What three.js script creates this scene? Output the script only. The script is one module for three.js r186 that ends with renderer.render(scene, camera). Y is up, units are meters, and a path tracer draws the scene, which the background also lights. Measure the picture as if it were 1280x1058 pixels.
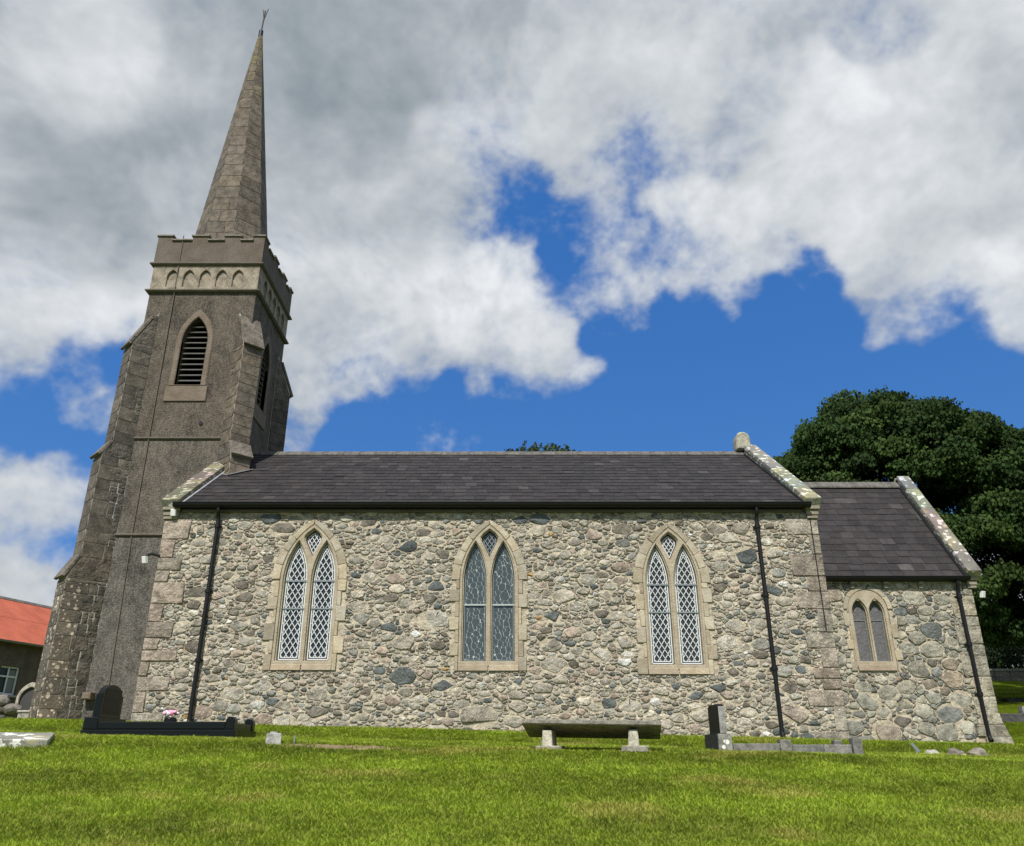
import * as THREE from 'three';
import { mergeGeometries, toCreasedNormals } from 'three/addons/utils/BufferGeometryUtils.js';

// ---------------------------------------------------------------- camera, sky, sun, exposure
const scene = new THREE.Scene();
const EYE = new THREE.Vector3(0, 1.6, 17), PITCH = 22.55 * Math.PI / 180;
const camera = new THREE.PerspectiveCamera(55.66, 1280 / 1058, 0.1, 2000);
camera.position.copy(EYE);
camera.rotation.set(PITCH, 0, 0);
const renderer = new THREE.WebGLRenderer({ antialias: true });
renderer.toneMapping = THREE.LinearToneMapping;
renderer.toneMappingExposure = 1.0;
renderer.shadowMap.enabled = true;
const SUN_AZ = 13 * Math.PI / 180, SUN_EL = 48 * Math.PI / 180;
const SUN = new THREE.Vector3(-Math.sin(SUN_AZ) * Math.cos(SUN_EL), Math.sin(SUN_EL), Math.cos(SUN_AZ) * Math.cos(SUN_EL));
const sun = new THREE.DirectionalLight(new THREE.Color(1, 0.955, 0.88), 5.0);
sun.position.copy(SUN).multiplyScalar(70).add(new THREE.Vector3(0, 5, 0));
sun.target.position.set(0, 5, 0);
sun.castShadow = true; sun.shadow.mapSize.set(4096, 4096);
Object.assign(sun.shadow.camera, { left: -40, right: 40, top: 40, bottom: -40, near: 1, far: 160 });
scene.add(sun, sun.target);

// ---------------------------------------------------------------- random numbers and noise
function rng(seed) { let s = seed | 0; return () => { s = (s + 0x6d2b79f5) | 0; let t = Math.imul(s ^ (s >>> 15), 1 | s); t = (t + Math.imul(t ^ (t >>> 7), 61 | t)) ^ t; return ((t ^ (t >>> 14)) >>> 0) / 4294967296; }; }
const PERM = new Uint8Array(512);
{ const r = rng(7), p = Array.from({ length: 256 }, (_, i) => i); for (let i = 255; i > 0; i--) { const j = Math.floor(r() * (i + 1)); [p[i], p[j]] = [p[j], p[i]]; } for (let i = 0; i < 512; i++) PERM[i] = p[i & 255]; }
const G3 = [1,1,0,-1,1,0,1,-1,0,-1,-1,0,1,0,1,-1,0,1,1,0,-1,-1,0,-1,0,1,1,0,-1,1,0,1,-1,0,-1,-1,1,1,0,-1,1,0,0,-1,1,0,-1,-1];
function noise3(x, y, z) {
  const X0 = Math.floor(x), Y0 = Math.floor(y), Z0 = Math.floor(z), X = X0 & 255, Y = Y0 & 255, Z = Z0 & 255;
  x -= X0; y -= Y0; z -= Z0;
  const u = x * x * x * (x * (x * 6 - 15) + 10), v = y * y * y * (y * (y * 6 - 15) + 10), w = z * z * z * (z * (z * 6 - 15) + 10);
  const A = PERM[X] + Y, AA = PERM[A] + Z, AB = PERM[A + 1] + Z, B = PERM[X + 1] + Y, BA = PERM[B] + Z, BB = PERM[B + 1] + Z;
  const g = (h, a, b, c) => { const i = (h & 15) * 3; return G3[i] * a + G3[i + 1] * b + G3[i + 2] * c; };
  const a0 = g(PERM[AA], x, y, z), a1 = g(PERM[BA], x - 1, y, z), a2 = g(PERM[AB], x, y - 1, z), a3 = g(PERM[BB], x - 1, y - 1, z);
  const b0 = g(PERM[AA + 1], x, y, z - 1), b1 = g(PERM[BA + 1], x - 1, y, z - 1), b2 = g(PERM[AB + 1], x, y - 1, z - 1), b3 = g(PERM[BB + 1], x - 1, y - 1, z - 1);
  const c0 = a0 + u * (a1 - a0), c1 = a2 + u * (a3 - a2), d0 = b0 + u * (b1 - b0), d1 = b2 + u * (b3 - b2);
  const e0 = c0 + v * (c1 - c0), e1 = d0 + v * (d1 - d0);
  return e0 + w * (e1 - e0);
}
function fbm(x, y, z, oct, gain = 0.5) { let s = 0, a = 1, f = 1; for (let i = 0; i < oct; i++) { s += a * noise3(x * f, y * f, z * f + i * 7.3); a *= gain; f *= 2.03; } return s; }
// periodic noise for tiling textures: period p cells over 0..1
function pnoise(u, v, p, seed) {
  const x = u * p, y = v * p, X0 = Math.floor(x), Y0 = Math.floor(y), fx = x - X0, fy = y - Y0;
  const h = (i, j) => PERM[(PERM[(((i % p) + p) % p + seed) & 255] + (((j % p) + p) % p)) & 255];
  const g = (i, j, a, b) => { const t = h(i, j) / 256 * 6.2832; return Math.cos(t) * a + Math.sin(t) * b; };
  const s = fx * fx * (3 - 2 * fx), t = fy * fy * (3 - 2 * fy);
  const a = g(X0, Y0, fx, fy), b = g(X0 + 1, Y0, fx - 1, fy), c = g(X0, Y0 + 1, fx, fy - 1), d = g(X0 + 1, Y0 + 1, fx - 1, fy - 1);
  return (a + s * (b - a)) + t * ((c + s * (d - c)) - (a + s * (b - a)));
}
function pfbm(u, v, p, oct, seed, gain = 0.55) { let s = 0, a = 1; for (let i = 0; i < oct; i++) { s += a * pnoise(u, v, p, seed + i * 31); a *= gain; p *= 2; } return s; }
function pworley(u, v, p, seed) { // distance to nearest point and its id
  const x = u * p, y = v * p, X0 = Math.floor(x), Y0 = Math.floor(y); let best = 9, id = 0;
  for (let j = -1; j <= 1; j++) for (let i = -1; i <= 1; i++) {
    const a = ((X0 + i) % p + p) % p, b = ((Y0 + j) % p + p) % p, h = PERM[(PERM[(a + seed) & 255] + b) & 255], h2 = PERM[(h + 97) & 255];
    const dx = X0 + i + h / 256 - x, dy = Y0 + j + h2 / 256 - y, d = dx * dx + dy * dy; if (d < best) { best = d; id = PERM[(h2 + 13) & 255]; }
  }
  return [Math.sqrt(best), id / 255];
}
const clamp = (x, a = 0, b = 1) => x < a ? a : x > b ? b : x, sstep = (a, b, x) => { const t = clamp((x - a) / (b - a)); return t * t * (3 - 2 * t); }, lerp = (a, b, t) => a + (b - a) * t;

// ---------------------------------------------------------------- sky: air and clouds, computed per direction
{
  const W = 4096, H = 2048, data = new Float32Array(W * H * 4);
  // what the photograph shows in a direction: [pixel x, pixel y, cover -1..1, brightness 0..1]
  const P = [
    [20,20,1,.62],[120,20,1,.66],[250,20,1,.44],[350,20,1,.33],[480,20,1,.3],[600,20,1,.45],[720,20,1,.7],[850,20,1,.72],[960,20,.8,.7],[1100,20,.6,.72],[1250,20,1,.75],[1340,20,1,.75],[1340,120,1,.75],[1340,300,1,.75],[-60,100,1,.7],[-60,300,.8,.7],[300,-60,1,.4],[600,-60,1,.5],[900,-60,1,.7],[1150,-60,1,.7],
    [30,100,1,.72],[130,90,1,.8],[230,100,1,.52],[400,100,1,.31],[500,100,1,.33],[620,90,1,.6],[720,100,1,.74],[850,90,1,.8],[950,100,1,.86],[1060,90,1,.97],[1180,100,1,.82],[1270,110,1,.66],
    [40,180,1,.48],[130,185,1,.48],[250,180,1,.46],[380,170,1,.52],[480,160,1,.44],[580,170,1,.74],[625,190,.45,.74],[700,180,1,.74],[785,185,.15,.8],[850,170,.5,.8],[925,155,.22,.6],[945,135,.3,.65],[900,175,.2,.65],[1000,170,1,.85],[1100,180,1,.82],[1200,180,1,.72],[760,150,1,.78],
    [40,260,1,.5],[130,260,1,.46],[220,250,1,.6],[400,250,1,.7],[480,260,1,.74],[560,250,1,.74],[615,255,.6,.7],[655,262,-.3,.6],[700,262,-.2,.6],[720,300,-.2,.6],[755,240,.5,.75],[790,262,.0,.7],[850,260,1,.86],[950,260,1,.8],[1050,260,1,.84],[1150,250,1,.76],[1270,250,1,.7],
    [30,330,.7,.76],[120,330,1,.66],[380,330,1,.76],[470,330,1,.8],[560,340,1,.93],[640,350,.9,.93],[690,335,-.6,.6],[745,325,-.15,.7],[760,350,-.1,.7],[790,320,.6,.8],[835,310,-.2,.7],[870,335,.35,.75],[905,345,.3,.75],[965,320,.2,.75],[1030,345,-.75,.7],[1080,330,.75,.86],[1180,320,1,.82],[1270,330,1,.92],
    [40,400,1,.8],[120,400,1,.86],[210,390,1,.8],[400,400,1,.66],[500,400,1,.7],[600,400,1,.93],[690,405,.9,.88],[755,400,-1,.6],[850,400,-1,.6],[950,390,-1,.6],[1050,395,-.6,.6],[1125,385,.4,.75],[1200,400,-.3,.8],[1270,385,.4,.8],[780,365,.1,.7],
    [20,460,.7,.7],[90,455,-.1,.7],[150,455,-.6,.7],[400,460,.9,.7],[475,462,.25,.7],[545,462,.75,.68],[640,465,.65,.68],[715,465,.35,.75],[800,460,-1,.6],[1000,460,-1,.6],[1200,450,-1,.6],
    [110,505,.7,.75],[140,500,.6,.75],[40,500,-.4,.7],[380,505,.35,.68],[455,505,-.6,.6],[490,530,-.55,.7],[565,505,-.7,.6],[640,505,-.45,.6],[720,505,-1,.6],
    [30,545,-.5,.6],[100,545,-.9,.6],[160,550,-.8,.6],[545,556,-.45,.75],[450,550,-1,.6],[650,550,-1,.6],[900,520,-1,.6],[1270,500,-1,.6],[1100,470,-1,.6],
    [30,595,.9,.75],[80,600,.7,.76],[120,600,.3,.72],[30,640,1,.66],[75,640,.7,.7],[108,645,-.4,.7],[30,680,-.05,.7],[90,682,-.5,.7],[30,720,1,.7],[80,715,.7,.75],
    [400,650,-.8,.6],[700,650,-.8,.6],[1000,650,-.8,.6],[1260,800,.5,.62],[1000,800,.2,.6],[600,800,.2,.6],[200,800,.5,.65] ];
  const GW = 240, GH = 180, S = 8, OX = -320, OY = -320, gc = new Float32Array(GW * GH), gb = new Float32Array(GW * GH), gw = new Float32Array(GW * GH);
  for (let j = 0; j < GH; j++) for (let i = 0; i < GW; i++) {
    const x = OX + i * S, y = OY + j * S; let w = 0, c = 0, b = 0;
    for (const q of P) { const d = ((x - q[0]) ** 2 + (y - q[1]) ** 2), k = Math.exp(-d / 900) + 0.02 * Math.exp(-d / 7000); w += k; c += k * q[2]; b += k * q[3]; }
    gc[j * GW + i] = w > 1e-7 ? c / w : 0.3; gb[j * GW + i] = w > 1e-7 ? b / w : .65; 
    const ox = Math.max(0, -x, x - 1280), oy = Math.max(0, -y, y - 900); gw[j * GW + i] = Math.exp(-(ox * ox + oy * oy) / 12000);
  }
  const cp = Math.cos(PITCH), sp = Math.sin(PITCH);
  for (let j = 0; j < H; j++) {
    const el = ((j + 0.5) / H - 0.5) * Math.PI, sy = Math.sin(el), cy = Math.cos(el);
    for (let i = 0; i < W; i++) {
      const o = (j * W + i) * 4; data[o + 3] = 1;
      if (el < -0.03) { data[o] = 0.055; data[o + 1] = 0.075; data[o + 2] = 0.035; continue; }
      const az = ((i + 0.5) / W - 0.5) * 2 * Math.PI, dx = cy * Math.cos(az), dz = cy * Math.sin(az), dy = sy; // three.js: u = atan(z, x) / 2pi + 0.5
      // air
      const h = Math.max(0, dy), t = Math.pow(1 - h, 3.2);
      let r = lerp(0.036, 0.135, t), g = lerp(0.150, 0.36, t), b = lerp(0.46, 0.80, t);
      const hz = Math.pow(1 - h, 16); r = lerp(r, 0.46, hz * .8); g = lerp(g, 0.56, hz * .8); b = lerp(b, 0.72, hz * .8);
      // guidance
      let cov = 0.22 + 0.9 * noise3(dx * 1.6 + 3, dy * 2.2, dz * 1.6), bri = 0.68 + 0.35 * noise3(dx * 2 + 9, dy * 2, dz * 2 + 4);
      const zc = dy * sp - dz * cp;
      if (zc > 0.2) {
        const px = 640 + 1002 * dx / zc, py = 529 - 1002 * (dy * cp + dz * sp) / zc;
        const wx = noise3(dx * 9, dy * 9, dz * 9 + 20) * 34 + noise3(dx * 26, dy * 26, dz * 26 + 7) * 30, wy = noise3(dx * 9 + 50, dy * 9, dz * 9) * 34 + noise3(dx * 26, dy * 26 + 40, dz * 26) * 30;
        const fx = (px + wx - OX) / S, fy = (py + wy - OY) / S, ix = Math.floor(fx), iy = Math.floor(fy);
        if (ix >= 0 && iy >= 0 && ix < GW - 1 && iy < GH - 1) {
          const a = fx - ix, c = fy - iy, k = iy * GW + ix, bl = (m) => (m[k] * (1 - a) + m[k + 1] * a) * (1 - c) + (m[k + GW] * (1 - a) + m[k + GW + 1] * a) * c;
          const w = bl(gw); cov = lerp(cov, bl(gc), w); bri = lerp(bri, bl(gb), w);
        }
      }
      // cloud body: soft masses, billows and fine shreds
      const w1 = noise3(dx * 6, dy * 7, dz * 6 + 3) * 0.03, X = dx + w1, Y = dy * 1.15 + w1 * .6, Z = dz - w1;
      const mass = (x, y, z) => { let s = 0, a = 1, f = 5.5; for (let i = 0; i < 5; i++) { const n = noise3(x * f, y * f, z * f + i * 5.1); s += a * (i < 2 ? n : 0.55 - 1.5 * Math.abs(n)); a *= .52; f *= 2.07; } return s; };
      const m0 = mass(X, Y, Z), fine = fbm(X * 62, Y * 70, Z * 62, 4, 0.62);
      const edge = cov * 0.84 + m0 * 0.50 + fine * 0.17 + 0.03;
      const al = sstep(-0.32, 0.52, edge) * (0.80 + 0.20 * sstep(0.2, 0.9, edge));
      if (al > 0.001) {
        const m1 = mass(X - .012, Y + .035, Z), soft = noise3(X * 5 + 30, Y * 6, Z * 5);
        let L = bri + (m0 - m1) * 0.27 + soft * 0.10 + fine * 0.02 - 0.02;
        L = clamp(L, 0.12, 1.06);
        const k = L * L * 0.45 + L * 0.55;
        const cr = lerp(0.17, 0.82, k), cg = lerp(0.222, 0.845, k), cb = lerp(0.262, 0.875, k);
        r = lerp(r, cr, al); g = lerp(g, cg, al); b = lerp(b, cb, al);
      }
      data[o] = r; data[o + 1] = g; data[o + 2] = b;
    }
  }
  const tex = new THREE.DataTexture(data, W, H, THREE.RGBAFormat, THREE.FloatType);
  tex.mapping = THREE.EquirectangularReflectionMapping; tex.magFilter = THREE.LinearFilter; tex.minFilter = THREE.LinearFilter; tex.wrapS = THREE.RepeatWrapping;
  tex.needsUpdate = true; scene.background = tex; scene.environment = tex;
}

// ---------------------------------------------------------------- textures
function bytesTex(w, h, fn, srgb) {
  const d = new Uint8Array(w * h * 4), enc = (v) => { v = clamp(v); return 255 * (srgb ? (v <= 0.0031308 ? v * 12.92 : 1.055 * Math.pow(v, 1 / 2.4) - 0.055) : v); };
  for (let j = 0; j < h; j++) for (let i = 0; i < w; i++) { const c = fn((i + .5) / w, (j + .5) / h), o = (j * w + i) * 4; if (c.length) { d[o] = enc(c[0]); d[o + 1] = enc(c[1]); d[o + 2] = enc(c[2]); } else d[o] = d[o + 1] = d[o + 2] = enc(c); d[o + 3] = 255; }
  const t = new THREE.DataTexture(d, w, h, THREE.RGBAFormat); t.wrapS = t.wrapT = THREE.RepeatWrapping; t.magFilter = THREE.LinearFilter; t.minFilter = THREE.LinearMipmapLinearFilter; t.generateMipmaps = true;
  if (srgb) t.colorSpace = THREE.SRGBColorSpace; t.needsUpdate = true; return t;
}
function scaled(t, rx, ry = rx) { const c = t.clone(); c.repeat.set(rx, ry); c.needsUpdate = true; return c; }
const T = {};
T.stone = bytesTex(1024, 1024, (u, v) => { // weathered field stone: grain, veins, pale lichen dots
  const a = pfbm(u, v, 5, 5, 11), g = pfbm(u, v, 64, 3, 50), [d, id] = pworley(u, v, 44, 9), [d2, id2] = pworley(u, v, 18, 77);
  let l = .60 + .34 * a + .30 * g; if (id > .70 && d < .20 + .2 * id && a > -.12) l = lerp(l, 1, .75); if (id2 > .8 && d2 < .28 + g * .3) l = lerp(l, 1, .6); if (id < .1 && d < .25) l *= .55;
  l = clamp(l, .18, 1); return [l, l * .985, l * .955];
}, true);
T.stoneBump = bytesTex(1024, 1024, (u, v) => .5 + .38 * pfbm(u, v, 10, 6, 11, .62), false);
T.lichen = bytesTex(1024, 1024, (u, v) => { // coping stone with big white and ochre crusts
  const a = pfbm(u, v, 4, 5, 3), b = pfbm(u, v, 9, 4, 120), g = pfbm(u, v, 80, 2, 60), [d, id] = pworley(u, v, 13, 5);
  let c = [.26 + .1 * a + .14 * g, .258 + .1 * a + .14 * g, .21 + .08 * a + .12 * g]; const m = sstep(.30, .38, b + .14 * g + .15 * a), m2 = (id > .82 && d < .30 + .2 * g) ? 1 : 0;
  const k = Math.max(m * .8, m2 * .85); c = c.map((x, i) => lerp(x, [.9, .89, .82][i], k)); const o = sstep(.3, .4, a - b * .4); return c.map((x, i) => lerp(x, [.42, .38, .19][i], o * .5));
}, true);
T.sand = bytesTex(512, 512, (u, v) => { const a = pfbm(u, v, 4, 5, 21), g = pfbm(u, v, 60, 2, 90), [d, id] = pworley(u, v, 30, 31); let l = .74 + .2 * a + .2 * g; if (id > .86 && d < .3) l = lerp(l, 1, .7); return [l, l * (.98 + .06 * a), l * (.95 + .16 * a)]; }, true);
T.sandBump = bytesTex(512, 512, (u, v) => .5 + .4 * pfbm(u, v, 16, 5, 21, .65), false);
T.mortar = bytesTex(512, 512, (u, v) => { const a = pfbm(u, v, 6, 5, 41), g = pfbm(u, v, 70, 2, 45), [d, id] = pworley(u, v, 40, 8); let l = .78 + .3 * a + .2 * g; if (id < .3 && d < .34) l *= .62; return [l, l * .975, l * .93]; }, true);
T.rough = bytesTex(1024, 2048, (u, v) => { // roughcast: pebbles, streaks and weathering stains
  const [d, id] = pworley(u, v * 4, 110, 3), s = pfbm(u, v * 4, 8, 4, 15), st = pnoise(u, v * .5, 40, 61), p = pfbm(u, v * 2, 4, 4, 88), g = pnoise(u, v * 4, 200, 7);
  let l = .52 + .20 * s + .05 * st + .20 * p + .16 * g + (id - .5) * .40; if (d > .55) l *= .74; if (p + .5 * st > .42) l *= .84; for (const s0 of [.664, .479]) { const dd = s0 - v; if (dd > 0 && dd < .05 && pnoise(u, .3, 46, 5) + .5 * pnoise(u, .3, 92, 9) > .05 + dd * 9) l = lerp(l, .95, .45 * (.6 + .4 * s)); } l = clamp(l, .12, 1); const hi = v > .667 ? 1 : v > .482 ? .65 : 0, e = .86 + .10 * (1 - hi); return [l * e, l * e * lerp(.985, .90, hi), l * e * lerp(.945, .785, hi)];
}, true);
T.roughBump = bytesTex(1024, 1024, (u, v) => { const [d, id] = pworley(u, v, 60, 3); return clamp(.75 - d * .8 + .25 * id + .2 * pnoise(u, v, 120, 9)); }, false);
T.slate = bytesTex(512, 512, (u, v) => { const a = pfbm(u, v, 5, 5, 71), s = pnoise(u, v * .25, 64, 17), g = pfbm(u, v, 50, 3, 19), [d, id] = pworley(u, v, 26, 14); let l = .58 + .24 * a + .14 * s + .2 * g; if (id > .9 && d < .26) l = 1; return [l, l * .985, l * .99]; }, true);
T.slateBump = bytesTex(512, 512, (u, v) => .5 + .3 * pfbm(u, v, 8, 5, 71, .6) + .12 * pnoise(u, v * .25, 64, 17), false);
T.turf = bytesTex(1024, 1024, (u, v) => { const a = pfbm(u, v, 6, 6, 33), g = pfbm(u, v, 90, 2, 12), k = .75 + .5 * a + .5 * g; return [.13 * k, .185 * k, .028 * k]; }, true);

const std = (o) => new THREE.MeshStandardMaterial(Object.assign({ roughness: .92, metalness: 0 }, o));
const rgb = (r, g, b) => new THREE.Color().setRGB(r, g, b);
const M = {
  stone: std({ vertexColors: true, map: scaled(T.stone, .8), bumpMap: scaled(T.stoneBump, .8), bumpScale: .05 }),
  lichenBlock: std({ vertexColors: true, map: scaled(T.lichen, .55), bumpMap: scaled(T.stoneBump, 1), bumpScale: .015 }),
  coping: std({ map: scaled(T.lichen, .42), bumpMap: scaled(T.stoneBump, 1), bumpScale: .015 }),
  sand: std({ vertexColors: true, map: scaled(T.sand, .9), bumpMap: scaled(T.sandBump, 1.2), bumpScale: .010 }),
  mortar: std({ color: rgb(.64, .575, .455), map: scaled(T.mortar, 1.1), bumpMap: scaled(T.stoneBump, 1.6), bumpScale: .03 }),
  darkMortar: std({ color: rgb(.60, .58, .52), map: scaled(T.mortar, 1.3), bumpMap: scaled(T.stoneBump, 2), bumpScale: .015 }),
  rough: std({ color: rgb(.255, .237, .214), map: T.rough, bumpMap: scaled(T.roughBump, 2, 8), bumpScale: .014, roughness: .96 }),
  render: std({ color: rgb(.165, .135, .11), map: scaled(T.sand, .5), bumpMap: scaled(T.sandBump, 1), bumpScale: .01 }),
  slate: new THREE.MeshPhysicalMaterial({ vertexColors: true, map: scaled(T.slate, 1), bumpMap: scaled(T.slateBump, 1), bumpScale: .006, roughness: .7, specularIntensity: .6 }),
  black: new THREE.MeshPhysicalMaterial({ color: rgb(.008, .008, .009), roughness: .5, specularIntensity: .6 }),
  granite: new THREE.MeshPhysicalMaterial({ color: rgb(.009, .011, .010), roughness: .22, specularIntensity: .38 }),
  greyGranite: std({ vertexColors: true, map: scaled(T.stone, 1.4), bumpMap: scaled(T.stoneBump, 2), bumpScale: .008 }),
  dressedBlock: std({ vertexColors: true, map: scaled(T.stone, .9), bumpMap: scaled(T.stoneBump, 1), bumpScale: .014 }),
  blackStone: new THREE.MeshPhysicalMaterial({ color: rgb(.012, .014, .013), roughness: .6, specularIntensity: .25 }),
  lead: std({ color: rgb(.42, .43, .45), roughness: .6, map: scaled(T.sand, 1) }),
  white: std({ color: rgb(.78, .78, .76), roughness: .5 }),
  lattice: std({ color: rgb(.62, .645, .645), roughness: .55 }),
  bar: std({ color: rgb(.20, .235, .245), roughness: .55, metalness: .2 }),
  pane: new THREE.MeshPhysicalMaterial({ color: rgb(.03, .034, .033), roughness: .16, ior: 1.6, specularIntensity: 1 }),
  stainedPane: new THREE.MeshPhysicalMaterial({ color: rgb(.062, .078, .076), roughness: .14, ior: 1.6 }),
  leadLine: std({ color: rgb(.40, .445, .44), roughness: .7 }),
  meshGuard: std({ color: rgb(.155, .155, .165), roughness: .55, map: scaled(T.sand, 2.2), bumpMap: scaled(T.stoneBump, 2), bumpScale: .012 }),
  timber: std({ color: rgb(.13, .095, .06), map: scaled(T.sand, 1) }),
  redRoof: std({ color: rgb(.64, .145, .065), roughness: .55, map: scaled(T.sand, .3) }),
  houseWall: std({ color: rgb(.17, .135, .10), map: scaled(T.mortar, .5), bumpMap: scaled(T.roughBump, 1.2), bumpScale: .01 }),
  bark: std({ color: rgb(.075, .06, .045), bumpMap: scaled(T.stoneBump, 1), bumpScale: .04 }),
};

// ---------------------------------------------------------------- geometry helpers
function fromArrays(pos, idx, uv, col) {
  const g = new THREE.BufferGeometry(); g.setAttribute('position', new THREE.Float32BufferAttribute(pos, 3)); g.setAttribute('uv', new THREE.Float32BufferAttribute(uv, 2)); g.setAttribute('color', new THREE.Float32BufferAttribute(col, 3));
  g.setIndex(idx); g.computeVertexNormals(); return g;
}
function area(p) { let s = 0; for (let i = 0; i < p.length; i++) { const q = p[(i + 1) % p.length]; s += p[i][0] * q[1] - q[0] * p[i][1]; } return s / 2; }
function centre(p) { let x = 0, y = 0; for (const q of p) { x += q[0]; y += q[1]; } return [x / p.length, y / p.length]; }
function inset(p, b) {
  const n = p.length, out = [];
  for (let i = 0; i < n; i++) {
    const a = p[(i + n - 1) % n], c = p[i], d = p[(i + 1) % n]; let ax = c[0] - a[0], ay = c[1] - a[1], bx = d[0] - c[0], by = d[1] - c[1]; const la = Math.hypot(ax, ay) || 1, lb = Math.hypot(bx, by) || 1;
    const n1 = [ay / la, -ax / la], n2 = [by / lb, -bx / lb], k = Math.max(.5, 1 + n1[0] * n2[0] + n1[1] * n2[1]);
    out.push([c[0] - b * (n1[0] + n2[0]) / k, c[1] - b * (n1[1] + n2[1]) / k]);
  }
  return out;
}
function clipHP(p, nx, ny, c) { const o = []; for (let i = 0; i < p.length; i++) { const a = p[i], b = p[(i + 1) % p.length], da = nx * a[0] + ny * a[1] - c, db = nx * b[0] + ny * b[1] - c; if (da <= 0) o.push(a); if ((da < 0 && db > 0) || (da > 0 && db < 0)) { const t = da / (da - db); o.push([a[0] + t * (b[0] - a[0]), a[1] + t * (b[1] - a[1])]); } } return o; }
function clipConvex(p, q) { for (let i = 0; i < q.length && p.length; i++) { const a = q[i], b = q[(i + 1) % q.length], nx = b[1] - a[1], ny = a[0] - b[0]; p = clipHP(p, nx, ny, nx * a[0] + ny * a[1]); } return p; }
function insetConvex(p, b) { let q = p; for (let i = 0; i < p.length; i++) { const a = p[i], c = p[(i + 1) % p.length], L = Math.hypot(c[0] - a[0], c[1] - a[1]); if (L < 1e-6) continue; const nx = (c[1] - a[1]) / L, ny = (a[0] - c[0]) / L; q = clipHP(q, nx, ny, nx * a[0] + ny * a[1] - b); } return q; }
function chaikin(p) { const o = []; for (let i = 0; i < p.length; i++) { const a = p[i], b = p[(i + 1) % p.length]; o.push([.90 * a[0] + .10 * b[0], .90 * a[1] + .10 * b[1]], [.10 * a[0] + .90 * b[0], .10 * a[1] + .90 * b[1]]); } return o; }
// a stone: outline p (anticlockwise), buried at zb, face at zf, rounded edge b; rough field stone when dome is given, dressed block otherwise
function stoneGeo(p, zb, zf, b, color, r, { dome = 0, tilt = 0, uo = [r() * 7, r() * 7], turn = 0 } = {}) {
  const n = p.length, c = centre(p), pos = [], uv = [], col = [], idx = [], ct = Math.cos(turn), st = Math.sin(turn), tx = (r() - .5) * tilt, ty = (r() - .5) * tilt;
  const put = (x, y, z, k = 1) => { pos.push(x, y, z); const a = x + z, e = y + z; uv.push(a * ct - e * st + uo[0], a * st + e * ct + uo[1]); const j = k * (1 + (r() - .5) * .10); col.push(color[0] * j, color[1] * j, color[2] * j); };
  const face = (x, y) => zf + (x - c[0]) * tx + (y - c[1]) * ty;
  const in1 = inset(p, b), rough = dome > 0;
  for (const q of p) put(q[0], q[1], zb);
  for (const q of p) put(q[0], q[1], Math.max(zb + .002, face(q[0], q[1]) - b * (rough ? .7 : 1)));
  for (const q of in1) put(q[0], q[1], face(q[0], q[1]) + (rough ? (r() - .5) * dome * .7 : 0));
  let top = 2 * n; if (!rough) { for (const q of in1) put(q[0], q[1], face(q[0], q[1])); top = 3 * n; }
  put(c[0], c[1], zf + dome * (.3 + r() * .7)); const m = pos.length / 3 - 1;
  for (let i = 0; i < n; i++) { const j = (i + 1) % n; idx.push(i, j, n + j, i, n + j, n + i, n + i, n + j, 2 * n + j, n + i, 2 * n + j, 2 * n + i, top + i, top + j, m); }
  return fromArrays(pos, idx, uv, col);
}
const rect = (x0, x1, y0, y1) => [[x0, y0], [x1, y0], [x1, y1], [x0, y1]];
function frame(o, ux, uy) { const u = new THREE.Vector3(...ux).normalize(), w = new THREE.Vector3().crossVectors(u, new THREE.Vector3(...uy)).normalize(), v = new THREE.Vector3().crossVectors(w, u); return new THREE.Matrix4().makeBasis(u, v, w).setPosition(...o); }
function tint(g, c) { const n = g.attributes.position.count, a = new Float32Array(n * 3); for (let i = 0; i < n; i++) a.set(c, i * 3); g.setAttribute('color', new THREE.BufferAttribute(a, 3)); return g; }
// flat faces and texture coordinates in metres by the way each face points
function metre(g, crease = 0.5) {
  g = g.index ? g.toNonIndexed() : g; for (const k of Object.keys(g.attributes)) if (k !== 'position' && k !== 'color') g.deleteAttribute(k);
  const p = g.attributes.position, uv = new Float32Array(p.count * 2), A = new THREE.Vector3(), B = new THREE.Vector3(), C = new THREE.Vector3();
  for (let i = 0; i < p.count; i += 3) {
    A.fromBufferAttribute(p, i); B.fromBufferAttribute(p, i + 1); C.fromBufferAttribute(p, i + 2); const N = B.clone().sub(A).cross(C.clone().sub(A)), x = Math.abs(N.x), y = Math.abs(N.y), z = Math.abs(N.z);
    [A, B, C].forEach((q, k) => { const [s, t] = x > y && x > z ? [q.z, q.y] : y > z ? [q.x, q.z] : [q.x, q.y]; uv[(i + k) * 2] = s; uv[(i + k) * 2 + 1] = t; });
  }
  g.setAttribute('uv', new THREE.BufferAttribute(uv, 2)); g.computeVertexNormals();
  return crease > 0 ? toCreasedNormals(g, crease) : g;
}
function box(x0, x1, y0, y1, z0, z1) { const g = new THREE.BoxGeometry(x1 - x0, y1 - y0, z1 - z0); g.translate((x0 + x1) / 2, (y0 + y1) / 2, (z0 + z1) / 2); return metre(g, 0); }
function bevelBox(x0, x1, y0, y1, z0, z1, b = .012) {
  const s = new THREE.Shape([[x0, y0], [x1, y0], [x1, y1], [x0, y1]].map((q) => new THREE.Vector2(...q)));
  const g = new THREE.ExtrudeGeometry(s, { depth: z1 - z0 - 2 * b, bevelEnabled: true, bevelThickness: b, bevelSize: b, bevelOffset: -b, bevelSegments: 1 }); g.translate(0, 0, z0 + b); return metre(g, 0);
}
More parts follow.
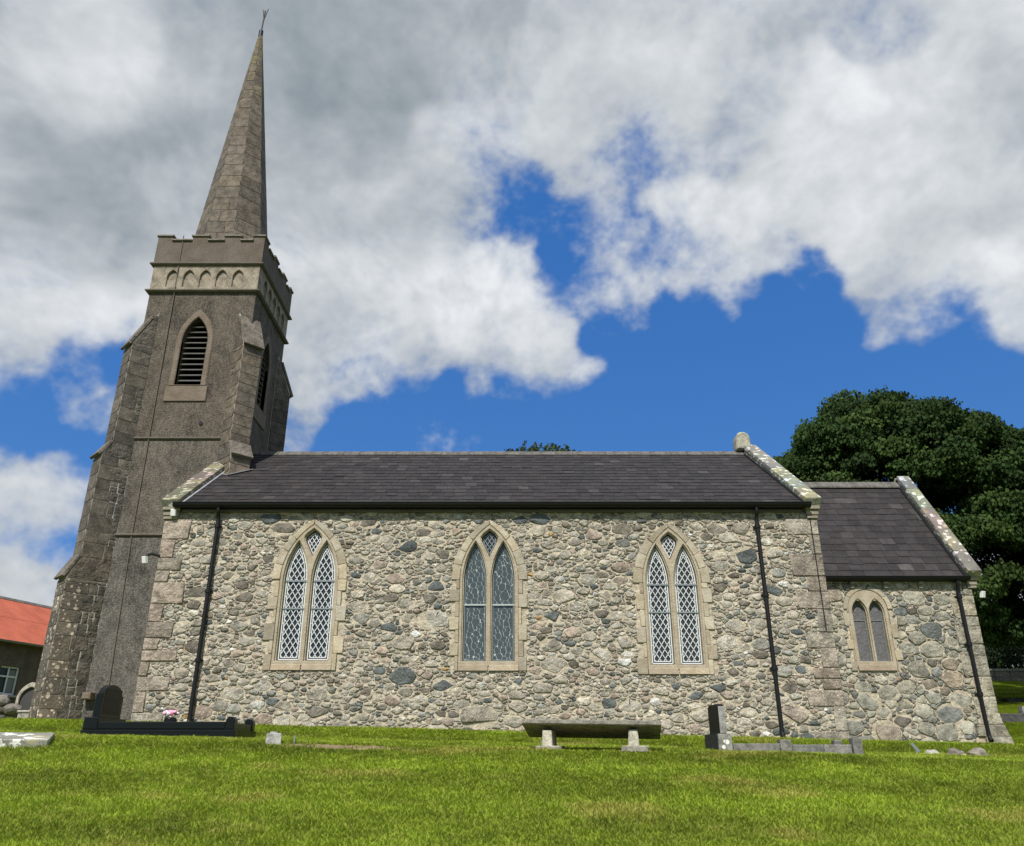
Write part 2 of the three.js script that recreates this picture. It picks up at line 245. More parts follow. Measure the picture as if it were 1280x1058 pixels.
function extrude(pts, holes, z0, z1, b = 0) { // outline in x, y; from z0 to z1; chamfer b
  const s = new THREE.Shape(pts.map((q) => new THREE.Vector2(...q))); for (const h of holes || []) s.holes.push(new THREE.Path(h.map((q) => new THREE.Vector2(...q))));
  const g = new THREE.ExtrudeGeometry(s, b ? { depth: z1 - z0 - 2 * b, bevelEnabled: true, bevelThickness: b, bevelSize: b, bevelOffset: -b, bevelSegments: 1 } : { depth: z1 - z0, bevelEnabled: false }); g.translate(0, 0, z0 + b); return metre(g, .45);
}
function tube(pts, r, seg = 8, closed = false) { const c = new THREE.CatmullRomCurve3(pts.map((q) => new THREE.Vector3(...q)), closed, 'centripetal'); const g = new THREE.TubeGeometry(c, Math.max(2, pts.length * 3), r, seg, closed); return g; }
function pipe(a, b, r, seg = 10) { const A = new THREE.Vector3(...a), B = new THREE.Vector3(...b), d = B.clone().sub(A), g = new THREE.CylinderGeometry(r, r, d.length(), seg); g.applyQuaternion(new THREE.Quaternion().setFromUnitVectors(new THREE.Vector3(0, 1, 0), d.clone().normalize())); g.translate((A.x + B.x) / 2, (A.y + B.y) / 2, (A.z + B.z) / 2); return g; }
function bar(a, b, w, d) { const A = new THREE.Vector3(...a), B = new THREE.Vector3(...b), L = A.distanceTo(B), g = new THREE.BoxGeometry(L, w, d); const ang = Math.atan2(B.y - A.y, B.x - A.x); g.rotateZ(ang); g.translate((A.x + B.x) / 2, (A.y + B.y) / 2, (A.z + B.z) / 2); return g; }
function merged(list) { const bare = list.map((g) => { g = g.index ? g.toNonIndexed() : g; return g; }); const keep = ['position', 'normal', 'uv'].concat(bare.every((g) => g.attributes.color) ? ['color'] : []); for (const g of bare) for (const k of Object.keys(g.attributes)) if (!keep.includes(k)) g.deleteAttribute(k); return mergeGeometries(bare); }
function lathe4(profile, cx, cz, y0 = 0) { const g = new THREE.LatheGeometry(profile.map(([r, y]) => new THREE.Vector2(r * Math.SQRT2, y)), 4); g.rotateY(Math.PI / 4); g.translate(cx, y0, cz); return metre(g, .3); }

// ---------------------------------------------------------------- objects and parts
const taken = {};
function numbered(n) { taken[n] = (taken[n] || 0) + 1; return taken[n] === 1 ? n : `${n}_${String(taken[n] - 1).padStart(3, '0')}`; }
function show(m) { m.castShadow = m.receiveShadow = true; return m; }
function thing(name, label, category, [x, y, z], turn = 0, group) { const o = new THREE.Group(); o.name = numbered(name); o.position.set(x, y, z); o.rotation.y = turn; o.userData = { label, category }; if (group) o.userData.group = group; scene.add(o); return o; }
function part(parent, name, g, mat, extra) { const m = show(new THREE.Mesh(g, mat)); m.name = name; if (extra) Object.assign(m.userData, extra); parent.add(m); return m; }
// a part whose geometry is given in world coordinates
function wpart(parent, name, g, mat, extra) { const m = part(parent, name, g, mat, extra); if (parent.isGroup) m.position.copy(parent.position).negate(); return m; }
function single(name, g, mat, label, category, group) { const m = show(new THREE.Mesh(g, mat)); m.name = numbered(name); m.userData = { label, category }; if (group) m.userData.group = group; scene.add(m); return m; }
function structure(name, g, mat) { const m = show(new THREE.Mesh(g, mat)); m.name = name; m.userData.kind = 'structure'; scene.add(m); return m; }

// ---------------------------------------------------------------- ground
function ground(x, z) {
  let y = z >= 5 ? 1.685 * (17 - z) / 12 : z > 2 ? 1.685 + (5 - z) * .028 : 1.769 + .25 * sstep(2, .1, z); if (z > 30) y = 1.685 * (17 - 30) / 12; if (z < -2.5) y += (Math.min(-2.5 - z, 40)) * lerp(.055, .145, sstep(-13, -8, x)) + Math.max(0, -42.5 - z) * .01;
  y -= .024 * clamp(x, -9, 13) * sstep(13, 5, z);
  return y + .035 * noise3(x * .35, 0, z * .35) * sstep(-1, 1.5, z) + .012 * noise3(x * 1.4, 3, z * 1.4) * sstep(0.3, 1.5, z);
}
{
  const axis = (near, step) => { const a = []; for (let v = -near; v <= near + 1e-6; v += step) a.push(v); let s = step, v = near; while (v < 700) { s *= 1.3; v += s; a.push(v); a.unshift(-v); } return a; };
  const xs = axis(30, .5), zs = axis(30, .4), pos = [], uv = [], idx = [], w = xs.length;
  for (const z of zs) for (const x of xs) { pos.push(x, ground(x, z), z); uv.push(x / 4, z / 4); }
  for (let j = 0; j < zs.length - 1; j++) for (let i = 0; i < w - 1; i++) { const a = j * w + i; idx.push(a, a + w, a + 1, a + 1, a + w, a + w + 1); }
  const g = new THREE.BufferGeometry(); g.setAttribute('position', new THREE.Float32BufferAttribute(pos, 3)); g.setAttribute('uv', new THREE.Float32BufferAttribute(uv, 2)); g.setIndex(idx); g.computeVertexNormals();
  structure('ground', g, std({ map: T.turf, roughness: 1 }));
}

// ---------------------------------------------------------------- rubble walling: stones packed from large to small, then cut to a power diagram
function rubble({ x0, x1, y0, y1, k = 1.45, stages, sdf = () => 9, seed, joint = .013, spread = 2.1, tight = .86, cuts = 3.4 }) {
  const r = rng(seed), S = [], cell = .4, grid = new Map(), key = (x, y) => Math.floor(x / cell) * 4096 + Math.floor(y / cell) + 2048;
  const near = (x, y, d, f) => { const n = Math.ceil(d / cell), cx = Math.floor(x / cell), cy = Math.floor(y / cell); for (let i = -n; i <= n; i++) for (let j = -n; j <= n; j++) { const l = grid.get((cx + i) * 4096 + cy + j + 2048); if (l) for (const s of l) if (f(s) === false) return false; } return true; };
  for (const [R, tries] of stages) for (let t = 0; t < tries; t++) {
    const x = lerp(x0, x1, r()), yr = lerp(y0, y1, r()), y = yr * k; let q = R * (.84 + .32 * r()); const d = Math.abs(sdf(x, yr)); if (d < q) { if (d < q * .55 && R > .05) continue; q = Math.max(d, .03); }
    if (!near(x, y, q + .45, (s) => Math.hypot(s.x - x, s.y - y) > (q + s.r) * tight)) continue;
    const s = { x, y, r: q, ghost: sdf(x, yr) < 0 }; S.push(s); const h = key(x, y); if (!grid.has(h)) grid.set(h, []); grid.get(h).push(s);
  }
  const out = [];
  for (const s of S) {
    if (s.ghost) continue; let p = []; const m = 10, R = s.r * spread + .012, ph = r() * 6.28; for (let i = 0; i < m; i++) { const a = ph + i / m * 6.2832; p.push([s.x + R * Math.cos(a) * (.9 + .2 * r()), s.y + R * Math.sin(a) * (.9 + .2 * r())]); }
    p = clipConvex(p, rect(x0, x1, y0 * k, y1 * k)); const J = joint * (.6 + .9 * r());
    near(s.x, s.y, s.r * 2 + .7, (q) => { if (q === s || !p.length) return; const dx = q.x - s.x, dy = q.y - s.y, d = Math.hypot(dx, dy); if (d > s.r * 2 + q.r + .3) return; const c = (d * d + s.r * s.r - q.r * q.r) / (2 * d) - J; p = clipHP(p, dx / d, dy / d, c + (dx * s.x + dy * s.y) / d); });
    if (s.r > .055) for (let c = 0, n = (cuts > 2 ? 1 : 0) + Math.floor(r() * cuts); c < n && p.length > 2; c++) { const a = r() * 6.2832, nx = Math.cos(a), ny = Math.sin(a), d = s.r * (.5 + .5 * r()); const q = clipHP(p, nx, ny, nx * s.x + ny * s.y + d); if (q.length > 2 && area(q) > area(p) * .70) p = q; }
    if (p.length < 3) continue; const o = []; for (const q of p) { const e = o[o.length - 1]; if (!e || Math.hypot(e[0] - q[0], e[1] - q[1]) > s.r * .34) o.push(q); } if (o.length < 3) continue;
    p = chaikin(o.map(([a, b]) => [a + (r() - .5) * s.r * .16, b / k + (r() - .5) * s.r * .14])); const A = area(p); if (A > .0006) out.push({ p, A, r: s.r, c: centre(p) });
  }
  return out.sort((a, b) => b.A - a.A);
}
const PAL = [[.48, [.525, .49, .415]], [.17, [.67, .63, .535]], [.10, [.52, .43, .36]], [.018, [.92, .90, .85]], [.004, [.70, .45, .18]], [.07, [.175, .20, .205]], [.11, [.26, .235, .195]], [.085, [.40, .405, .37]]];
function stoneColour(r, pal = PAL) { let t = r() * pal.reduce((a, b) => a + b[0], 0), c = pal[0][1]; for (const [w, q] of pal) { if (t < w) { c = q; break; } t -= w; } const v = .78 + .44 * r(), h = (r() - .5) * .05; return [clamp(c[0] * v * (1 + h), 0, .95), clamp(c[1] * v, 0, .95), clamp(c[2] * v * (1 - h), 0, .95)]; }
const sdRect = (x, y, x0, x1, y0, y1) => { const dx = Math.max(x0 - x, x - x1), dy = Math.max(y0 - y, y - y1); return Math.max(dx, dy); };
// pointed arch: half width a, springing ys, apex ya
const arcR = (a, ys, ya) => (a * a + (ya - ys) ** 2) / (2 * a);
const sdArch = (x, y, cx, y0, ys, a, ya) => { const R = arcR(a, ys, ya), body = sdRect(x, y, cx - a, cx + a, y0, ys), top = Math.max(ys - y, Math.hypot(x - (cx - a + R), y - ys) - R, Math.hypot(x - (cx + a - R), y - ys) - R); return Math.min(body, top); };
function archSide(cx, ys, a, ya, n, side) { const R = arcR(a, ys, ya), ox = cx + side * (a - R), t1 = Math.atan2(ya - ys, Math.abs(cx - ox)), o = []; for (let i = 0; i <= n; i++) { const t = t1 * i / n; o.push([ox + side * R * Math.cos(t), ys + R * Math.sin(t)]); } return o; } // from springing to apex
function lancet(cx, y0, ys, a, ya, n = 8) { const R = archSide(cx, ys, a, ya, n, 1), L = archSide(cx, ys, a, ya, n, -1); return [[cx - a, y0], [cx + a, y0], ...R, ...L.reverse().slice(1)]; }

// ================================================================ the church
const church = thing('church', 'old stone church with square tower and tall spire, slate roofs and pointed windows', 'church', [0, 1.9, -3.8]);
const NW = -7.58, NE = 6.66, AXZ = -3.8, EAVE = 6.62, RIDGE = 9.30;         // nave
const CW = 6.4, CE = 10.62, CZ = -1.6, CEAVE = 5.36, CRIDGE = 8.40;          // chancel
const WIN = [{ x: -4.30, dy: 0 }, { x: -0.485, dy: -.012 }, { x: 3.395, dy: -.08 }];

// ---- windows of the nave: openings, dressed surround, tracery, glazing
const SAND = [[.3, [.54, .475, .355]], [.3, [.50, .445, .34]], [.2, [.57, .50, .365]], [.2, [.46, .415, .33]]];
const surroundSdf = [];
const navePlateHoles = [];
function naveWindow(w, i) {
  const r = rng(300 + i), cx = w.x, Y = (y) => y + w.dy, g = new THREE.Group();
  const win = part(church, 'window', merged([extrude(plateOutline(cx, Y), lightHoles(cx, Y), -.13, -.012), extrude(plateOutline(cx, Y), lightHoles(cx, Y, -.026), -.0115, .030, .008)]), M.sandPlain, { label: i === 1 ? 'twin lancet window of leaded stained glass' : 'twin lancet window with white diamond lattice' });
  win.position.copy(church.position).negate();
  // jamb stones, long and short
  for (const s of [-1, 1]) {
    let y = Y(3.20), k = (i + (s > 0 ? 1 : 0)) % 2;
    while (y < Y(5.02)) { const h = Math.min(.25 + r() * .10, Y(5.06) - y), out = (k++ % 2 ? .705 : .81) + (r() - .5) * .06, a = cx + s * .62, b = cx + s * out; if (h > .06) wsub(win, 'jamb_stone', stoneGeo(rect(Math.min(a, b), Math.max(a, b), y + .003, y + h - .003), -.06, .042 + r() * .006, .010, stoneColour(r, SAND), r), M.sand); y += h; }
    const inn = archSide(cx, Y(5.06), .62, Y(6.265), 14, s), out = archSide(cx, Y(5.06), .805, Y(6.37), 14, s), cuts = [0, 3, 6, 9, 14];
    for (let q = 0; q < 4; q++) { const a = cuts[q], b = cuts[q + 1], e = (r() - .4) * .06; let p = [...inn.slice(a, b + 1), ...out.slice(a, b + 1).reverse().map(([x, yy]) => [x + (q < 3 ? s * e : 0), yy])]; if (q === 3) { p = p.map(([x, yy]) => [s > 0 ? Math.max(x, cx + .002) : Math.min(x, cx - .002), yy]); } if (area(p) < 0) p.reverse(); p = inset(p, .002); wsub(win, 'arch_stone', stoneGeo(p, -.06, .040 + r() * .006, .009, stoneColour(r, SAND), r), M.sand); }
  }
  // sloping sills below each light
  for (const s of [-1, 1]) { const x0 = cx + (s < 0 ? -.615 : .012), x1 = cx + (s < 0 ? -.012 : .615), prof = [[-.10, 3.40], [.045, 3.31], [.055, 3.21], [-.10, 3.21]]; const sh = new THREE.Shape(prof.map(([z, y]) => new THREE.Vector2(-z, Y(y) - .0))); const e = new THREE.ExtrudeGeometry(sh, { depth: x1 - x0, bevelEnabled: false }); e.rotateY(Math.PI / 2); e.translate(x0, 0, 0); wsub(win, 'sill', tint(metre(e, .2), stoneColour(r, [[1, [.47, .39, .285]]])), M.sand); }
  return win;
}
function wsub(parent, name, g, mat, extra) { return part(parent, name, g, mat, extra); }
const LIGHTS = [[-.298, .238], [.298, .238]];
function plateOutline(cx, Y) { return lancet(cx, Y(3.30), Y(5.06), .618, Y(6.262), 12); }
function tear(cx, Y, e = 0) { const o = [], L = [[0, 5.56], [.055, 5.68], [.115, 5.80], [.165, 5.90], [.172, 5.98], [.12, 6.05], [.05, 6.105], [0, 6.145]]; for (const [x, y] of L) o.push([cx + x * (1 - e), Y(5.88 + (y - 5.88) * (1 - e))]); for (const [x, y] of L.slice(1, -1).reverse()) o.push([cx - x * (1 - e), Y(5.88 + (y - 5.88) * (1 - e))]); return o; }
function light(cx, Y, k, e = 0) { const [dx, a] = LIGHTS[k]; return lancet(cx + dx, Y(3.40) + Math.max(e, -.01), Y(5.06), a - e, Y(5.875) - e * 1.2, 10); }
function lightHoles(cx, Y, e = 0) { return [light(cx, Y, 0, e), light(cx, Y, 1, e), tear(cx, Y, e * 4.5)].map((h) => h.slice().reverse()); }
M.sandPlain = M.sand.clone(); M.sandPlain.vertexColors = false; M.sandPlain.color = rgb(.51, .445, .335);
const flatPoly = (p, z, tx = 0, ty = 0) => { const c = centre(p), pos = [c[0], c[1], z], idx = [], uv = [c[0], c[1]]; p.forEach(([x, y], i) => { pos.push(x, y, z + (x - c[0]) * tx + (y - c[1]) * ty); uv.push(x, y); idx.push(0, 1 + i, 1 + (i + 1) % p.length); }); const g = new THREE.BufferGeometry(); g.setAttribute('position', new THREE.Float32BufferAttribute(pos, 3)); g.setAttribute('uv', new THREE.Float32BufferAttribute(uv, 2)); g.setIndex(idx); g.computeVertexNormals(); return g; };
function loopBars(p, w, d, z) { const o = []; for (let i = 0; i < p.length; i++) { const a = p[i], b = p[(i + 1) % p.length]; if (Math.hypot(a[0] - b[0], a[1] - b[1]) > .004) o.push(bar([a[0], a[1], z], [b[0], b[1], z], w, d)); } return o; }
function clipSegment(a, b, q) { let t0 = 0, t1 = 1; for (let i = 0; i < q.length; i++) { const c = q[i], d = q[(i + 1) % q.length], nx = d[1] - c[1], ny = c[0] - d[0], k = nx * c[0] + ny * c[1], da = nx * a[0] + ny * a[1] - k, db = nx * b[0] + ny * b[1] - k; if (da > 0 && db > 0) return null; if (da > 0) t0 = Math.max(t0, da / (da - db)); else if (db > 0) t1 = Math.min(t1, da / (da - db)); } if (t0 >= t1) return null; const l = (t) => [a[0] + t * (b[0] - a[0]), a[1] + t * (b[1] - a[1])]; return [l(t0), l(t1)]; }
function diamondGlazing(win, p, cx, DW, DH, r, border) { // p: convex outline of the opening
  const bars = [], inner = insetConvex(p, border ? .048 : .01), xs = p.map((q) => q[0]), ys = p.map((q) => q[1]), X0 = Math.min(...xs), X1 = Math.max(...xs), Y0 = Math.min(...ys), Y1 = Math.max(...ys), z = -.085;
  for (let k = -40; k < 80; k++) for (const s of [-1, 1]) { const y = Y0 + .01 + k * DH, a = [cx - 2, y - s * 2 * DH / DW], b = [cx + 2, y + s * 2 * DH / DW], c = clipSegment(a, b, inner); if (c) bars.push(bar([...c[0], z], [...c[1], z], .0145, .012)); }
  bars.push(...loopBars(inner, .017, .013, z), ...loopBars(insetConvex(p, .008), .022, .02, z - .004));
  if (border) for (let k = 1; k < 14; k++) { const y = Y0 + k * DH; for (const s of [-1, 1]) { const c = clipSegment([cx, y], [cx + s, y], p), e = clipSegment([cx, y], [cx + s, y], inner); if (c && e) bars.push(bar([...e[1], z], [...c[1], z], .013, .01)); } }
  wsub(win, 'lattice', metre(merged(bars), 0), M.lattice);
  const lozenges = []; for (let k = -2; k < 40; k++) for (let i = -6; i < 7; i++) { const x = cx + i * DW / 1 * .5, y = Y0 + .01 + (k + ((i & 1) ? .5 : 0)) * DH; lozenges.push([[x, y - DH / 2], [x + DW / 2, y], [x, y + DH / 2], [x - DW / 2, y]]); }
  for (const l of lozenges) { const q = clipConvex(l, inner); if (q.length > 2 && area(q) > .0007) wsub(win, 'pane', flatPoly(q, z - .022, (r() - .5) * .05, (r() - .5) * .06), M.pane); }
  if (border) wsub(win, 'border_glass', flatPoly(p, z - .028), M.pane);
}
WIN.forEach((w, i) => {
  const win = naveWindow(w, i), r = rng(500 + i), Y = (y) => y + w.dy;
  for (let k = 0; k < 2; k++) {
    const p = light(w.x, Y, k, .02), cx = w.x + LIGHTS[k][0];
    if (i !== 1) {
      diamondGlazing(win, p, cx, .118, .185, r, true);
      for (const y of [4.46, 5.04]) wsub(win, 'saddle_bar', metre(bar([cx - .235, Y(y), -.072], [cx + .235, Y(y), -.072], .032, .02), 0), M.bar);
    } else { // stained glass: pieces of many shapes between pale lead lines
      const seeds = [], inner = insetConvex(p, .014), q = []; const circles = k === 1 ? [[cx - .03, Y(4.93), .075], [cx + .03, Y(4.74), .095]] : [[cx + .02, Y(4.2), .08]];
      for (const c of circles) q.push({ x: c[0], y: c[1], r: c[2] });
      for (const R of [.055, .042, .032, .024]) for (let t = 0; t < 700; t++) { const x = cx + (r() - .5) * .46, y = Y(3.42) + r() * 2.4; if (q.every((s) => Math.hypot(s.x - x, s.y - y) > (s.r + R) * (R < .04 ? .9 : 1.0))) q.push({ x, y, r: R }); }
      wsub(win, 'lead_line', flatPoly(p, -.112), M.leadLine);
      for (const s of q) { let c = []; for (let a = 0; a < 12; a++) c.push([s.x + s.r * 1.5 * Math.cos(a / 12 * 6.2832), s.y + s.r * 1.5 * Math.sin(a / 12 * 6.2832)]); for (const o of q) { if (o === s) continue; const dx = o.x - s.x, dy = o.y - s.y, d = Math.hypot(dx, dy); if (d > .4) continue; c = clipHP(c, dx / d, dy / d, (d * d + s.r * s.r - o.r * o.r) / (2 * d) - .0046 + (dx * s.x + dy * s.y) / d); if (c.length < 3) break; } if (c.length > 2) c = clipConvex(c, inner); if (c.length > 2 && area(c) > .0005) wsub(win, 'glass_piece', flatPoly(c, -.106, (r() - .5) * .03, (r() - .5) * .04), M.stainedPane); }
      wsub(win, 'frame', metre(merged(loopBars(insetConvex(p, .004), .016, .03, -.095)), 0), M.bar);
      wsub(win, 'saddle_bar', metre(bar([cx - .235, Y(4.55), -.08], [cx + .235, Y(4.55), -.08], .03, .02), 0), M.leadLine);
    }
  }
  const t = tear(w.x, Y, .06); wsub(win, 'tracery_pane', flatPoly(t, -.105), i === 1 ? M.pane : M.pane);
  const tb = []; const ti = tear(w.x, Y, .2); tb.push(...loopBars(ti, .016, .012, -.085));
  const hull = ti; for (let k = -8; k < 20; k++) for (const s of [-1, 1]) { const y = Y(5.5) + k * .14, c = clipSegment([w.x - 1, y - s * 1.5], [w.x + 1, y + s * 1.5], hull); if (c) tb.push(bar([...c[0], -.085], [...c[1], -.085], .014, .012)); }
  wsub(win, 'tracery_lattice', metre(merged(tb), 0), i === 1 ? M.bar : M.lattice);
});

// ---- nave south wall: mortar core with openings, field stones in front
const QUOIN = [[.5, [.45, .385, .32]], [.3, [.46, .42, .35]], [.2, [.40, .33, .275]]];
function quoins(parent, x, dir, y0, y1, z, r, pal, mat, face = .046) { const o = []; let y = y0, k = 0; while (y < y1 - .05) { const h = Math.min(.20 + r() * .28, y1 - y), w = (k++ % 2 ? .30 : .62) + (r() - .5) * .26, a = x, b = x + dir * w; let p = [[Math.min(a, b), y + .006], [Math.max(a, b), y + .006], [Math.max(a, b), y + h - .006], [Math.min(a, b), y + h - .006]].map(([u, v]) => [u + (u === a ? 0 : (r() - .5) * .04), v + (r() - .5) * .022]); o.push([Math.min(a, b), Math.max(a, b), y, y + h]); const g = stoneGeo(p, -.30, face - .006 * r(), .016, stoneColour(r, pal), r, { dome: .006, tilt: .02 }); g.translate(0, 0, z); part(parent, 'quoin', g, mat); y += h; } return o; }
{
  const holes = WIN.map((w) => lancet(w.x, 3.28 + w.dy, 5.06 + w.dy, .59, 6.22 + w.dy, 10).reverse());
  const wall = wpart(church, 'nave_south_wall', extrude(rect(NW + .02, NE - .02, 1.6, EAVE + .02), holes, -.5, .009), M.mortar);
  const r = rng(41);
  const q1 = quoins(wall, NW, 1, 1.95, EAVE - .12, 0, r, QUOIN, M.stone), q2 = quoins(wall, NE, -1, 1.75, EAVE - .12, 0, r, QUOIN, M.stone);
  const rects = [...q1, ...q2];
  const sdf = (x, y) => { let d = 9; if (x < NW + 1 || x > NE - 1) for (const q of rects) d = Math.min(d, sdRect(x, y, ...q)); for (const w of WIN) if (Math.abs(x - w.x) < 1.4) { const v = y - w.dy; d = Math.min(d, sdRect(x, v, w.x - .76, w.x + .76, 3.2, 5.06), sdArch(x, v, w.x, 3.2, 5.06, .805, 6.37)); } return d; };
  const st = rubble({ x0: NW + .02, x1: NE - .02, y0: 1.75, y1: EAVE, k: 1.7, seed: 77, sdf, joint: .009, stages: [[.35, 7], [.27, 34], [.205, 170], [.155, 620], [.115, 2300], [.083, 5500], [.062, 11000], [.046, 17000], [.033, 28000]] });
  const rest = []; st.forEach((s, i) => { const big = s.r > .09, zf = .014 + .027 * r() * (big ? 1 : .85), g = stoneGeo(s.p, -.03, Math.min(zf, .043), Math.min(.015, s.r * .16), stoneColour(r), r, { dome: Math.min(.012, s.r * .10), tilt: .13, turn: r() * 6.3 }); if (i < 300) part(wall, 'rubble_stone', g, M.stone); else rest.push(g); });
  part(wall, 'small_stones', merged(rest), M.stone, { kind: 'stuff' });
  console.log('nave stones', st.length);
  wpart(church, 'nave_north_wall', box(NW + .02, NE - .02, 1.6, EAVE, 2 * AXZ, 2 * AXZ + .5), M.mortar);
  const gable = (x0, x1) => { const g = extrude([[-.02, 1.6], [-.02, EAVE], [AXZ, RIDGE - .05], [2 * AXZ + .02, EAVE], [2 * AXZ + .02, 1.6]].map(([z, y]) => [-z, y]), null, 0, x1 - x0); g.rotateY(Math.PI / 2); g.translate(x0, 0, 0); return metre(g, 0); };
  wpart(church, 'gable_wall', gable(NE - .5, NE), M.mortar); wpart(church, 'gable_wall', gable(NW, NW + .5), M.mortar);
  // eaves course under the gutter
  wpart(church, 'eaves_course', bevelBox(NW + .36, NE - .32, EAVE - .10, EAVE + .04, -.05, .085, .012), M.render);
}

// ---- slate roofs
const SLATES = [[.66, [.052, .046, .046]], [.2, [.060, .053, .052]], [.12, [.044, .040, .041]], [.02, [.095, .09, .085]]];
function slateRoof(deck, name, O, U, V, width, length, expo, sw, seed, single, keep = () => true) { // O: left eave corner; U along the eave, V up the slope
  const r = rng(seed), m = frame(O, U, V), rest = []; let n = 0; const rows = Math.ceil(length / expo), t = .008;
  for (let k = 0; k < rows; k++) {
    const s0 = k * expo - .04, s1 = Math.min(s0 + expo * 1.42, length); let x = -(k % 2) * sw * .5 - r() * .03;
    while (x < width) {
      const w = sw * (.9 + .2 * r()), a = Math.max(0, x) + .0025, b = Math.min(width, x + w) - .0025; x += w; if (b - a < .03) continue; if (!keep((a + b) / 2, s0)) continue;
      const j = (r() - .5) * .02 - (r() < .02 ? .04 : 0), lift = r() * .006 + (r() < .06 ? .006 : 0), sk = (r() - .5) * .008, c = stoneColour(r, SLATES).map((v) => v * 1.0), pal = noise3(a * .9, s0 * 1.2, seed) > .24 && r() < .35 ? 1.4 : 1;
      const P = [[a, s0 + j - sk, 1.45 * t + lift], [b, s0 + j + sk, 1.45 * t + lift + (r() - .5) * .003], [b, s1, 0], [a, s1, 0]], pos = [], uv = [], col = [], uo = [r() * 5, r() * 5];
      const tri = (...q) => q.forEach(([i, up]) => { pos.push(P[i][0], P[i][1], P[i][2] + up * t); uv.push(P[i][0] + uo[0], P[i][1] + up * t + uo[1]); col.push(c[0] * pal, c[1] * pal, c[2] * pal); });
      const quad = (A, B, C, D) => { tri(A, B, C); tri(A, C, D); }; quad([0, 1], [1, 1], [2, 1], [3, 1]); quad([0, 0], [1, 0], [1, 1], [0, 1]); quad([1, 0], [2, 0], [2, 1], [1, 1]); quad([3, 0], [0, 0], [0, 1], [3, 1]); quad([3, 0], [2, 0], [1, 0], [0, 0]);
      const g = new THREE.BufferGeometry(); g.setAttribute('position', new THREE.Float32BufferAttribute(pos, 3)); g.setAttribute('uv', new THREE.Float32BufferAttribute(uv, 2)); g.setAttribute('color', new THREE.Float32BufferAttribute(col, 3)); g.computeVertexNormals(); g.applyMatrix4(m);
      if (n++ < single) part(deck, name, g, M.slate); else rest.push(g);
    }
  }
  if (rest.length) part(deck, 'upper_slates', merged(rest), M.slate, { kind: 'stuff' });
}
function roofDeck(x0, x1, eaveY, eaveZ, ridgeY, th = .09) { const b = 2 * AXZ - eaveZ, g = extrude([[eaveZ, eaveY], [AXZ, ridgeY], [b, eaveY], [b, eaveY - th], [AXZ, ridgeY - th * 1.6], [eaveZ, eaveY - th]].map(([z, y]) => [-z, y]), null, 0, x1 - x0); g.rotateY(Math.PI / 2); g.translate(x0, 0, 0); return metre(g, 0); }
{
  const ez = .13, x0 = NW + .34, x1 = NE - .26, deck = wpart(church, 'nave_roof', roofDeck(x0, x1, EAVE + .075, ez, RIDGE), M.timber);
  const V = [0, RIDGE - EAVE - .075, AXZ - ez], L = Math.hypot(V[1], V[2]), up = [0, .0, 0];
  slateRoof(deck, 'roof_slate', [x0, EAVE + .079, ez], [1, 0, 0], V, x1 - x0, L - .02, .285, .262, 9, 300);
  const Vn = [0, V[1], -V[2]]; slateRoof(deck, 'roof_slate', [x1, EAVE + .079, 2 * AXZ - ez], [-1, 0, 0], Vn, x1 - x0, L - .02, .285, .262, 10, 0);
  // ridge tiles
  const r = rng(3); let x = x0 + .35; while (x < x1 - .05) { const w = Math.min(.44 + r() * .02, x1 - .02 - x), g = extrude([[-.17, -.10], [0, .035], [.17, -.10], [.17, -.075], [0, .065], [-.17, -.075]].map((q) => q), null, 0, w - .008); g.rotateY(Math.PI / 2); g.translate(x, RIDGE + .02 + (r() - .5) * .008, AXZ); wsub(deck, 'ridge_tile', metre(g, 0), M.ridge ??= std({ color: rgb(.20, .19, .175), map: scaled(T.stone, 1) })); x += w; }
}
{
  const ez = CZ + .12, x0 = NE + .004, x1 = CE - .14, deck = wpart(church, 'chancel_roof', roofDeck(x0, x1, CEAVE + .06, ez, CRIDGE), M.timber), V = [0, CRIDGE - CEAVE - .06, AXZ - ez], L = Math.hypot(V[1], V[2]);
  slateRoof(deck, 'slate', [x0, CEAVE + .064, ez], [1, 0, 0], V, x1 - x0, L - .02, .245, .305, 19, 400);
  slateRoof(deck, 'slate', [x1, CEAVE + .064, 2 * AXZ - ez], [-1, 0, 0], [0, V[1], -V[2]], x1 - x0, L - .02, .245, .305, 20, 0);
  const r = rng(4); let x = x0; while (x < x1 - .05) { const w = Math.min(.5, x1 - x), g = extrude([[-.17, -.14], [0, .035], [.17, -.14], [.17, -.105], [0, .075], [-.17, -.105]], null, 0, w - .008); g.rotateY(Math.PI / 2); g.translate(x, CRIDGE + .02, AXZ); wsub(deck, 'ridge_tile', metre(g, 0), M.ridge); x += w; }
}
